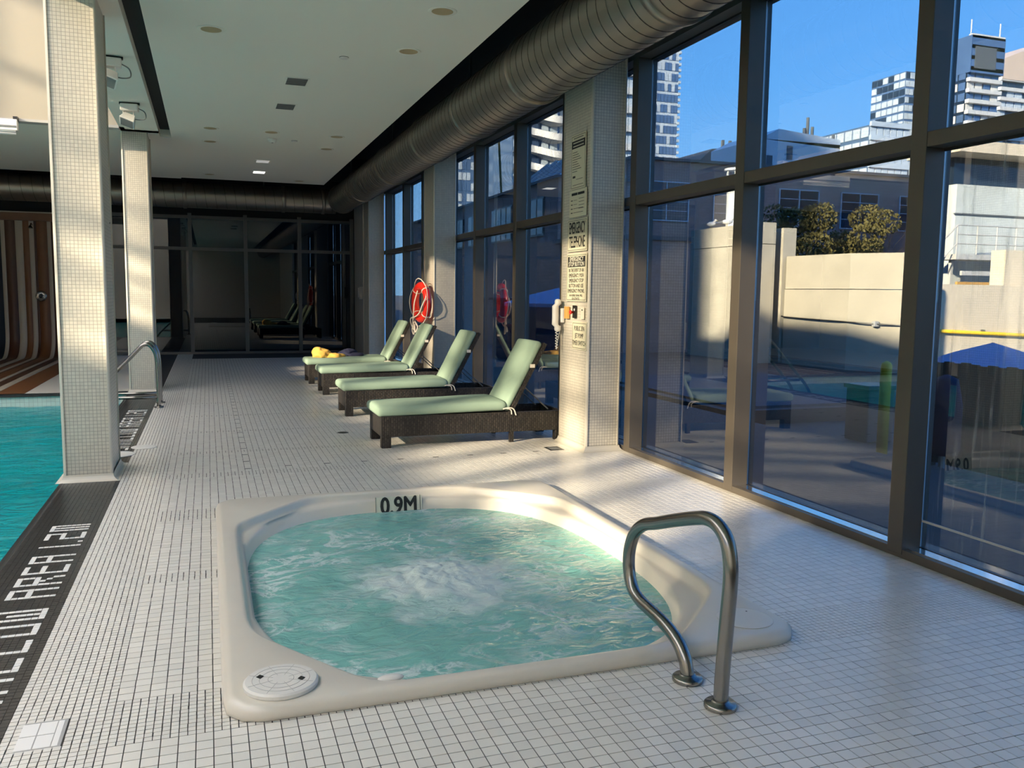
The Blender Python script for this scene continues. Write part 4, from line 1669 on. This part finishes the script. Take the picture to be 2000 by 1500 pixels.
ext([(15.95, 21.2), (16.15, 18.75), (17.05, 17.6), (17.5, 17.9), (16.7, 19.0), (16.5, 21.2)], OZ, 1.66).build('lower_lift', concrete_m, cw)
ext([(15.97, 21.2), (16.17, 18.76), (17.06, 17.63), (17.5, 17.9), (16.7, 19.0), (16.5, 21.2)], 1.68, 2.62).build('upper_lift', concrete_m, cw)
cw2 = empty('concrete_tower', (15.6, 23, OZ))
tag(cw2, 'taller concrete stair tower behind the terrace wall', 'wall')
MB().box(-.5, 0, -1.75, 2.1, 0, 3.45).build('shaft', concrete_m, cw2)
MB().box(-.5, 0, -1.75, 2.1, 3.47, 4.08).build('parapet', concrete_m, cw2)
MB().box(.3, .75, -1.7, -1.2, 0, 3.95).build('fin', concrete_m, cw2)
MB().box(-.53, -.5, -.9, -.85, 0, 4.08).build('joint', city_m, cw2)
cw3 = empty('concrete_wall', (22, 19.2, OZ))
tag(cw3, 'long sunlit concrete wall with a yellow rail at the right', 'wall')
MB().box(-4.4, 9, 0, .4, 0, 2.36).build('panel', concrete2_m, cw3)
MB().box(.25, 9, .1, .6, 2.36, 3.4).build('upstand', concrete2_m, cw3)
yr = empty('yellow_rail', (21, 19.1, .5))
tag(yr, 'bright yellow pipe rail along the concrete wall', 'rail')
MB().tube([(-2.0, 0, .06), (2.5, 0, -.13), (4.5, 0, -.2)], .05, 10).build('pipe', yellow_m, yr, True)
for x in (-1.8, 0.4, 2.4):
    MB().box(x - .03, x + .03, 0, .1, -.08, .06).build('bracket', darkframe_m, yr)
cb = empty('cable_run', (16.0, 20, .9))
tag(cb, 'thin dark cable running along the concrete wall', 'cable')
MB().tube(sample_path([(-.15, 1.15, .0), (-.12, .95, -.04), (.1, -1.28, -.10), (.98, -2.44, -.16)], 6), .018, 6).build('line', black_m, cb)
MB().box(.45, .57, -1.95, -1.83, -.2, -.06).build('junction_box', greywall_m, cb)

# low terrace things
o = empty('pool_cover', (9.6, 13.2, OZ))
tag(o, 'teal covered outdoor pool on the shaded terrace', 'pool')
MB().box(-2.2, 2.2, -2.2, 3.2, 0, .22).build('kerb', terrace_m, o)
MB().box(-2.0, 2.0, -2.0, 3.0, .22, .26).build('cover', tealcover_m, o)
o = empty('storage_bin', (8.55, 9.4, OZ))
tag(o, 'dark teal bin on the terrace', 'bin')
MB().box(-.22, .22, -.22, .22, 0, .72).build('body', teal_m, o, bevel=.02)
MB().box(-.25, .25, -.25, .25, .72, .78).build('lid', teal_m, o, bevel=.01)
o = empty('yellow_post', (6.48, 6.92, OZ))
tag(o, 'yellow safety post outside the window', 'post')
MB().lathe([(.055, 0), (.055, 1.27), (.045, 1.3), (.01, 1.32)], (0, 0, 0), 20).build('post', yellow_m, o, True)
MB().box(-.1, .1, -.1, .1, 0, .02).build('base_plate', darkframe_m, o)
o = empty('closed_parasol', (6.4, 6.08, OZ))
tag(o, 'closed navy parasol on a grey stand outside', 'parasol')
MB().lathe([(.13, .52), (.15, .58), (.145, 1.0), (.10, 1.22), (.02, 1.26)], (0, 0, 0), 20).build('canopy', navy_m, o, True)
MB().lathe([(.03, .05), (.03, .55)], (0, 0, 0), 12).build('pole', greywall_m, o)
MB().lathe([(.25, 0), (.25, .07), (.05, .1)], (0, 0, 0), 24).build('base', greywall_m, o)
sc = empty('slat_screen', (8, 6.6, OZ))
tag(sc, 'dark vertical slat screen on the terrace', 'screen')
for k in range(26):
    hgt = 1.22 + .03 * ((k * 7) % 5) / 5
    MB().box(-.02, .02, -1.9 + k * .118, -1.9 + k * .118 + .105, .05, hgt).build('slat', hedge_m, sc)
MB().box(.02, .06, -1.95, 1.2, .3, .38).build('rail', hedge_m, sc)
MB().box(.02, .06, -1.95, 1.2, .95, 1.03).build('rail', hedge_m, sc)
MB().box(-.03, .07, -1.95, -1.88, 0, 1.2).build('post', hedge_m, sc)
MB().box(-.03, .07, 1.15, 1.22, 0, 1.2).build('post', hedge_m, sc)


def parasol(x, y, ztop, R, drop, label, zb=OZ):
    o = empty('blue_parasol', (x, y, zb))
    tag(o, label, 'parasol', 'open blue parasols outside')
    n = 8
    top = ztop - zb
    vs = [(0, 0, top)]
    for q in (0.5, 1.0):
        for k in range(n):
            a = 2 * math.pi * k / n + .3
            vs.append((R * q * math.cos(a), R * q * math.sin(a), top - drop * q ** 1.15))
    for k in range(n):
        a = 2 * math.pi * k / n + .3
        vs.append((R * math.cos(a), R * math.sin(a), top - drop - .09))
    fs = [(0, 1 + k, 1 + (k + 1) % n) for k in range(n)]
    for i in range(2):
        fs += [(1 + i * n + k, 1 + (i + 1) * n + k, 1 + (i + 1) * n + (k + 1) % n, 1 + i * n + (k + 1) % n) for k in range(n)]
    MB().add(vs, fs).build('canopy', blue_m, o)
    MB().lathe([(.025, 0), (.025, top)], (0, 0, 0), 10).build('pole', darkframe_m, o)
    MB().lathe([(.28, 0), (.28, .06), (.05, .09)], (0, 0, 0), 20).build('base', greywall_m, o)


parasol(12.6, 11.05, .72, 1.25, .42, 'open blue parasol beyond the dark slat screen')
parasol(9.0, 21.7, 1.62, 1.5, .42, 'open blue parasol seen behind the sign column')
o = empty('garden_cabin', (9.4, 23.4, OZ))
tag(o, 'dark navy cabin under the far blue parasol', 'cabin')
MB().box(-1.2, 1.2, .2, 1.6, 0, 1.75).build('body', navy_m, o)
MB().box(-1.3, 1.3, .1, 1.7, 1.75, 1.82).build('roof', navy_m, o)

# gulls and vent on the tower
for (y_, x_, r_, lab) in ((24.3, 15.35, .3, 'grey gull standing on the concrete tower, leftmost'), (23.4, 15.35, 1.2, 'pale gull resting beside the white vent'), (21.75, 15.35, -.8, 'gull standing on the right end of the concrete tower')):
    o = empty('gull', (x_, y_, 4.08 + OZ), r_)
    tag(o, lab, 'bird', 'gulls on the tower')
    b_ = MB()
    b_.ell((0, 0, .17), (.07, .17, .075), 14, 10)
    b_.ell((0, -.17, .27), (.042, .05, .042), 12, 8)
    b_.tube([(0, -.1, .2), (0, -.15, .25)], .04, 10)
    b_.build('body', gull_m, o, True)
    MB().tube([(0, -.21, .27), (0, -.265, .262)], [.012, .003], 6).build('beak', yellow_m, o)
    MB().tube([(0, .12, .17), (0, .30, .15)], [.04, .012], 8).build('tail', slate_m, o)
    for q in (-.025, .025):
        MB().tube([(q, 0, .12), (q, .01, 0)], .006, 6).build('leg', yellow_m, o)
o = empty('roof_vent', (16.1, 24.2, 3.6))
tag(o, 'white cylindrical roof vent on the concrete tower', 'vent')
MB().lathe([(.24, -4.7), (.30, 0), (.30, .04), (.24, .05), (.24, 1.35), (.30, 1.4), (.30, 1.45)], (0, 0, 0), 24).build('stack', lampwhite_m, o, True)
for k in range(6):
    a = k * math.pi / 3
    MB().box(.27 * math.cos(a) - .02, .27 * math.cos(a) + .02, .27 * math.sin(a) - .02, .27 * math.sin(a) + .02, 1.45, 1.85).build('post', lampwhite_m, o)
MB().lathe([(.34, 1.85), (.34, 1.92)], (0, 0, 0), 24).build('cap', lampwhite_m, o)

# brick building
bk = empty('brick_building', (14, 34, -1.2))
tag(bk, 'low brown brick building in shade behind the terrace', 'building')
MB().box(3.5, 36, 0, 26, 0, 8.5).build('wall', brickb_m, bk)
MB().box(3.35, 36.15, -.15, 26, 8.5, 8.62).build('parapet_cap', slate_m, bk)
MB().box(0, 3.5, 0, 30, 0, 7.5).build('wing_wall', brickb_m, bk)
MB().box(-.12, 3.5, -.12, 30, 7.5, 7.62).build('parapet_cap', slate_m, bk)
wfm = darkframe_m
pane_me = MB().box(0, .96, -.02, .02, 0, .36).mesh('pane')
pane_me.materials.append(darkg_m)
for k in range(-2, 4):
    x0 = 11.06 + 3.5 * k
    if x0 < 1 or x0 > 33:
        continue
    z0 = 5.95
    wf = MB()
    wf.box(x0 - .05, x0 + 2.2, -.06, .05, z0 - .05, z0)
    wf.box(x0 - .05, x0 + 2.2, -.06, .05, z0 + 1.62, z0 + 1.67)
    wf.box(x0 - .05, x0, -.06, .05, z0, z0 + 1.62)
    wf.box(x0 + 2.15, x0 + 2.2, -.06, .05, z0, z0 + 1.62)
    wf.box(x0 + 1.05, x0 + 1.1, -.06, .05, z0, z0 + 1.62)
    for q in (1, 2, 3):
        wf.box(x0, x0 + 2.15, -.055, .05, z0 + q * .405 - .015, z0 + q * .405 + .015)
    wo = wf.build('window', paleg_m, bk)
    for a in range(2):
        for b_ in range(4):
            p = obj('pane', pane_me, darkg_m, wo)
            p.location = (x0 + .04 + a * 1.1, -.03, z0 + .02 + b_ * .405)
# strip windows on the side facade
for k in range(5):
    y0 = 1.5 + 4.2 * k
    wo = MB().box(-.06, .02, y0, y0 + 3.2, 5.2, 6.9).build('window', darkframe_m, bk)
    for q in range(4):
        MB().box(-.08, -.05, y0 + .08 + q * .78, y0 + .74 + q * .78, 5.28, 6.82).build('pane', darkg_m, wo)
# glazed gable roof light on its corner
o = empty('glass_gable', (14.2, 37.0, 6.45))
tag(o, 'glazed gable roof light on the brick building', 'roof light')
MB().add([(0, -2.9, 0), (3, -2.9, 0), (3, 2.5, 0), (0, 2.5, 0), (1.5, -2.9, 1.2), (1.5, 2.5, 1.2)], [(0, 1, 4), (2, 3, 5), (0, 4, 5, 3), (1, 2, 5, 4)]).build('glazing', blueg_m, o)
for k in range(6):
    y0 = -2.9 + 1.08 * k
    MB().bar((0, y0, .03), (1.5, y0, 1.23), .1, .1).build('rib', rail_white_m, o)
    MB().bar((1.5, y0, 1.23), (3, y0, .03), .1, .1).build('rib', rail_white_m, o)
lw = empty('service_block', (12.9, 27.5, -1.2))
tag(lw, 'dark low service block left of the concrete tower', 'building')
MB().box(0, 5.5, 0, 4, 0, 4.6).build('wall', brickb_m, lw)
MB().box(-.1, 5.6, -.1, 4.1, 4.6, 4.75).build('roof', slate_m, lw)


# trees
def leaf_cloud(n, fn, size):
    vs = np.empty((n, 4, 3))
    for i in range(n):
        p = Vector(fn())
        a = Vector((random.gauss(0, 1), random.gauss(0, 1), random.gauss(0, 1))).normalized()
        b_ = a.orthogonal().normalized()
        c_ = a.cross(b_)
        s_ = size * random.uniform(.6, 1.3)
        for k, (u, v) in enumerate(((-1, -.5), (1, -.5), (1, .5), (-1, .5))):
            vs[i, k] = p + b_ * u * s_ + c_ * v * s_
    mb = MB()
    mb.v = [tuple(q) for q in vs.reshape(-1, 3)]
    mb.f = [(i * 4, i * 4 + 1, i * 4 + 2, i * 4 + 3) for i in range(n)]
    return mb


def branchy(mb, p, d, L, r, depth):
    q = p + d * L
    mb.tube([p, (p + q) / 2 + Vector((random.gauss(0, .03), random.gauss(0, .03), 0)) * L, q], [r, r * .85, r * .65], 6, caps=False)
    if depth == 0:
        return
    for k in range(3):
        nd = (d + Vector((random.gauss(0, .5), random.gauss(0, .5), random.uniform(-.1, .35)))).normalized()
        branchy(mb, q if k else p + d * L * .7, nd, L * random.uniform(.62, .8), r * .6, depth - 1)


def tree(name, x, y, zb, h, R, leafm, n, label, depth=4, size=.07, cz=.62):
    o = empty(name, (x, y, zb))
    tag(o, label, 'tree', 'small trees behind the terrace wall')
    mb = MB()
    random.seed(int(x * 100 + y))
    for k in range(3):
        branchy(mb, Vector((random.uniform(-.1, .1), random.uniform(-.1, .1), 0)), Vector((random.uniform(-.35, .35), random.uniform(-.35, .35), 1)).normalized(), h * .33, .06, depth)
    mb.build('trunk', bark_m, o)
    if n:
        blobs = [(random.uniform(-.6, .6) * R, random.uniform(-.6, .6) * R, h * random.uniform(cz - .14, cz + .2), R * random.uniform(.35, .6)) for _ in range(9)]

        def fn():
            bx, by, bz, br_ = random.choice(blobs)
            v = Vector((random.gauss(0, 1), random.gauss(0, 1), random.gauss(0, 1))).normalized() * br_ * random.uniform(.5, 1) ** .5
            return (bx + v.x, by + v.y, bz + v.z * .75)
        l_ = leaf_cloud(n, fn, size).build('crown', leafm, o)
        l_['kind'] = 'stuff'


tree('shrub_tree', 21.9, 28.6, -1.2, 6.0, 1.5, leaf_rust_m, 5200, 'olive brown shrub tree above the terrace wall, left one', 3, .055, .79)
tree('shrub_tree', 24.8, 28.3, -1.2, 6.0, 1.5, leaf_rust_m, 5200, 'olive brown shrub tree above the terrace wall, right one', 3, .055, .80)
tree('shrub_tree', 23.1, 31.6, -1.2, 5.4, 1.5, leaf_green_m, 2600, 'dull green shrub between the two olive brown ones', 3, .06, .76)
tree('bare_tree', 27.2, 31.5, -1.2, 6.0, 1.5, None, 0, 'leafless dark tree right of the shrubs', 5)
tree('yellow_shrub', 29.6, 24.5, -.4, 2.6, .8, leaf_yellow_m, 900, 'bright yellow leafed shrub under the platform', 2, .05, .75)

# pavilion at the right with railing
pv = empty('pavilion', (28, 27, -1.2))
tag(pv, 'pale mural covered pavilion with a flat overhanging roof', 'building')
MB().box(.3, 14, 0, 1.5, 0, 7.2).build('wall', mural_m, pv)
MB().box(.2, 14, -.06, 0, 6.0, 6.06).build('joint', slate_m, pv)
MB().box(-.6, 15, -.9, 1.8, 8.3, 8.75).build('roof_slab', concrete2_m, pv)
MB().box(.4, 14, .3, 1.4, 7.2, 8.3).build('clerestory', darkg_m, pv)
pf = empty('platform', (27, 25.6, 2.4))
tag(pf, 'raised steel platform with white railings beside the pavilion', 'platform')
MB().box(0, 6, 0, 1.2, .55, .75).build('deck', rail_white_m, pf)
MB().box(.4, 6, .05, .15, -.05, .12).build('beam', rail_white_m, pf)
MB().box(.2, 6, .05, .15, -.5, -.3).build('beam', orange_m, pf)
for k in range(6):
    MB().tube([(.05 + k * 1.0, .05, .75), (.05 + k * 1.0, .05, 1.85)], .03, 8).build('post', rail_white_m, pf)
for z in (1.15, 1.5, 1.85):
    MB().tube([(.05, .05, z), (5.1, .05, z)], .025, 8).build('railing_bar', rail_white_m, pf)
MB().tube([(-1.0, .05, .9), (.05, .05, 1.85)], .03, 8).build('stair_rail', rail_white_m, pf)
MB().tube([(-1.0, .05, .2), (.05, .05, 1.15)], .025, 8).build('stair_rail', rail_white_m, pf)
for x in (.3, 3, 5.6):
    MB().box(x, x + .12, .5, .62, -3.6, .55).build('leg', rail_white_m, pf)


# ------------------------------------------------------------------ far towers
def tower(name, x0, x1, y0, dep, h, floors, cols, body, panel, label, balc=None, slab=None, pm2=None, side_cols=6, base=-1.2):
    o = empty(name, ((x0 + x1) / 2, y0, base))
    tag(o, label, 'building', 'distant towers')
    W = x1 - x0
    H = h - base
    MB().box(-W / 2, W / 2, 0, dep, 0, H).build('core', body, o)
    fh = H / floors
    pn, pn2 = MB(), MB()
    random.seed(int(x0))
    for f_ in range(floors):
        for c_ in range(cols):
            a = -W / 2 + W * c_ / cols
            tgt = pn2 if (pm2 and random.random() < .28) else pn
            tgt.box(a + W / cols * .08, a + W / cols * .92, -.12, .02, f_ * fh + fh * .14, f_ * fh + fh * .86)
        for c_ in range(side_cols):
            a = dep * c_ / side_cols
            tgt = pn2 if (pm2 and random.random() < .28) else pn
            tgt.box(-W / 2 - .12, -W / 2 + .02, a + dep / side_cols * .08, a + dep / side_cols * .92, f_ * fh + fh * .14, f_ * fh + fh * .86)
    w_ = pn.build('window_panes', panel, o)
    w_['kind'] = 'stuff'
    if pm2:
        w_ = pn2.build('pale_panes', pm2, o)
        w_['kind'] = 'stuff'
    if slab:
        for f_ in range(1, floors + 1):
            if f_ * fh + base < 10:
                continue
            MB().box(-W / 2 - .05, W / 2 + .05, -(balc or .4), 0, f_ * fh - fh * .12, f_ * fh + fh * .24).build('balcony', slab, o)
    return o


a1 = tower('glass_tower', 77.2, 86.3, 150, 14, 85, 44, 12, paleg_m, blueg_m, 'tall blue glass tower left in the near window', None, None, paleg_m, 8)
fb_ = MB()
for k in range(60):
    fb_.box(4.5, 5.0, -.2, .5, 20 + k * 1.1, 20.5 + k * 1.1)
q = fb_.build('edge_fins', paleg_m, a1)
q['kind'] = 'stuff'
tower('balcony_tower', 57.0, 61.3, 120, 12, 70, 26, 3, darkg_m, paleg_m, 'white banded tower just right of the sign column', .8, wslab_m)
tower('office_tower', 52.5, 60.0, 175, 16, 33, 11, 5, wslab_m, darkg_m, 'dark blue office tower with pale floor bands', .35, paleg_m)
tower('office_tower', 54.0, 61.5, 200, 14, 60, 20, 5, wslab_m, darkg_m, 'white framed tower rising behind the dark blue office tower')
tower('glass_tower', 42.0, 48.6, 160, 14, 50, 26, 8, blueg_m, paleg_m, 'bluish gridded tower seen left beside the life ring column', None, None, blueg_m)
# wavy balconies
wv = empty('wavy_tower', (56, 140, -1.2))
tag(wv, 'tower with rippling white balconies behind the glass gable', 'building', 'distant towers')
MB().box(-6, 8, 2.5, 16, 0, 70).build('core', blueg_m, wv)
for f_ in range(22):
    z = 6 + f_ * 2.9
    top = []
    nn = 40
    for k in range(nn + 1):
        x = -6 + 14 * k / nn
        u = (x + 6) / 14
        yy = 1.2 * math.sin(u * 9 + .0 * f_) * (1 if u > .25 else u * 4)
        zz = .55 * math.sin(u * 9)
        top.append((x, yy, zz))
    vs, fs = [], []
    for (x, yy, zz) in top:
        vs += [(x, yy, z + zz), (x, yy, z + zz + 1.15), (x, yy + .25, z + zz + 1.15), (x, 3.2, z + zz + .2), (x, 3.2, z + zz)]
    for k in range(nn):
        for e in range(5):
            fs.append((k * 5 + e, k * 5 + (e + 1) % 5, (k + 1) * 5 + (e + 1) % 5, (k + 1) * 5 + e))
    MB().add(vs, fs).build('balcony', wslab_m, wv)
wp = MB()
for f_ in range(22):
    for k in range(8):
        wp.box(-5.8 + k * 1.7, -4.5 + k * 1.7, 2.4, 2.55, 7.4 + f_ * 2.9, 8.6 + f_ * 2.9)
q = wp.build('window_panes', paleg_m, wv)
q['kind'] = 'stuff'

a6 = tower('balcony_tower', 136.8, 144.8, 130, 11, 50.6, 26, 4, darkg_m, blueg_m, 'tall tower with white balcony bands in the right window', .9, wslab_m, wslab_m, 6)
MB().box(-4.2, 4.2, -.9, 11, 45.2, 52.0).build('crown_screen', blueg_m, a6)
MB().box(-3.2, 2.0, -1.0, -.9, 46, 50).build('crown_recess', slate_m, a6)
for x in (-3.6, 3.6):
    MB().tube([(x, 0, 52), (x, 0, 55)], .12, 6).build('mast', wslab_m, a6)
tower('narrow_tower', 141.2, 146.5, 150, 10, 49.4, 30, 5, blueg_m, paleg_m, 'narrow gridded tower left of the tall balcony tower', None, None, darkg_m, 6)
tower('low_tower', 105.9, 114.4, 120, 12, 30.4, 14, 6, blueg_m, paleg_m, 'low pale glass block between roof line and tall towers', .5, paleg_m)
a9 = tower('slab_tower', 167.2, 184, 150, 14, 50, 24, 7, blueg_m, paleg_m, 'wide pale tower at the right edge of the window', .8, wslab_m, darkg_m)
MB().add([(-8.4, -.9, 51.2), (8.4, -.9, 51.2), (8.4, 14, 51.2), (-8.4, 14, 51.2), (-8.4, -.9, 55.5), (8.4, -.9, 62), (8.4, 14, 62), (-8.4, 14, 55.5)],
         [(0, 1, 5, 4), (1, 2, 6, 5), (2, 3, 7, 6), (3, 0, 4, 7), (4, 5, 6, 7)]).build('crown', peach_m, a9)
# pale roof top house
ph_ = empty('rooftop_house', (57.5, 75, -1.2))
tag(ph_, 'pale plant room house with chimneys above the brick roof line', 'building')
MB().box(-4.8, 5.0, 0, 9, 0, 18.4).build('wall', paleg_m, ph_)
MB().add([(-4.8, 0, 18.4), (5, 0, 18.0), (5, 9, 18.0), (-4.8, 9, 18.4), (-2.6, 0, 19.5), (5, 0, 18.9), (5, 9, 18.9), (-2.6, 9, 19.5)],
         [(0, 1, 5, 4), (1, 2, 6, 5), (2, 3, 7, 6), (3, 0, 4, 7), (4, 5, 6, 7)]).build('roof', paleg_m, ph_)
MB().box(-1.6, -.9, -.05, 0, 16.5, 17.9).build('window', darkg_m, ph_)
MB().box(-4.0, -3.3, -.05, 0, 15.3, 16.8).build('window', darkg_m, ph_)
for x, hh in ((1.6, 2.1), (2.2, 1.2), (1.2, 1.0), (4.9, .6), (-2.4, .5)):
    MB().tube([(x, 1, 18.5), (x, 1, 19.0 + hh)], .16, 8).build('chimney', slate_m, ph_)
o = empty('dark_roof', (57.6, 90, -1.2))
tag(o, 'dark hipped roof between the glass tower and the plant room', 'building')
MB().add([(-3.6, 0, 0), (4, 0, 0), (4, 8, 0), (-3.6, 8, 0), (-3.6, 0, 17.6), (4, 0, 19.2), (4, 8, 19.2), (-3.6, 8, 17.6), (-1, 0, 19.9), (4, 0, 20.2), (4, 8, 20.2), (-1, 8, 19.9)],
         [(0, 1, 5, 4), (1, 2, 6, 5), (2, 3, 7, 6), (3, 0, 4, 7), (4, 5, 9, 8), (5, 6, 10, 9), (6, 7, 11, 10), (7, 4, 8, 11), (8, 9, 10, 11)]).build('roof', slate_m, o)
for k in range(3):
    MB().box(1 + k, 1.3 + k, 1, 1.3, 20, 21.2).build('stack', slate_m, o)
# crane mast by the office tower
o = empty('crane_mast', (41.5, 120, -1.2))
tag(o, 'thin lattice crane mast before the office tower', 'crane')
MB().bar((0, 0, 0), (-1.6, 0, 27), .25, .25).build('mast', leaf_rust_m, o)
for k in range(3):
    MB().bar((.6 + k * .9, 0, 20 - k * .3), (1.5 + k * .9, 0, 15 - k * .3), .2, .2).build('brace', wslab_m, o)
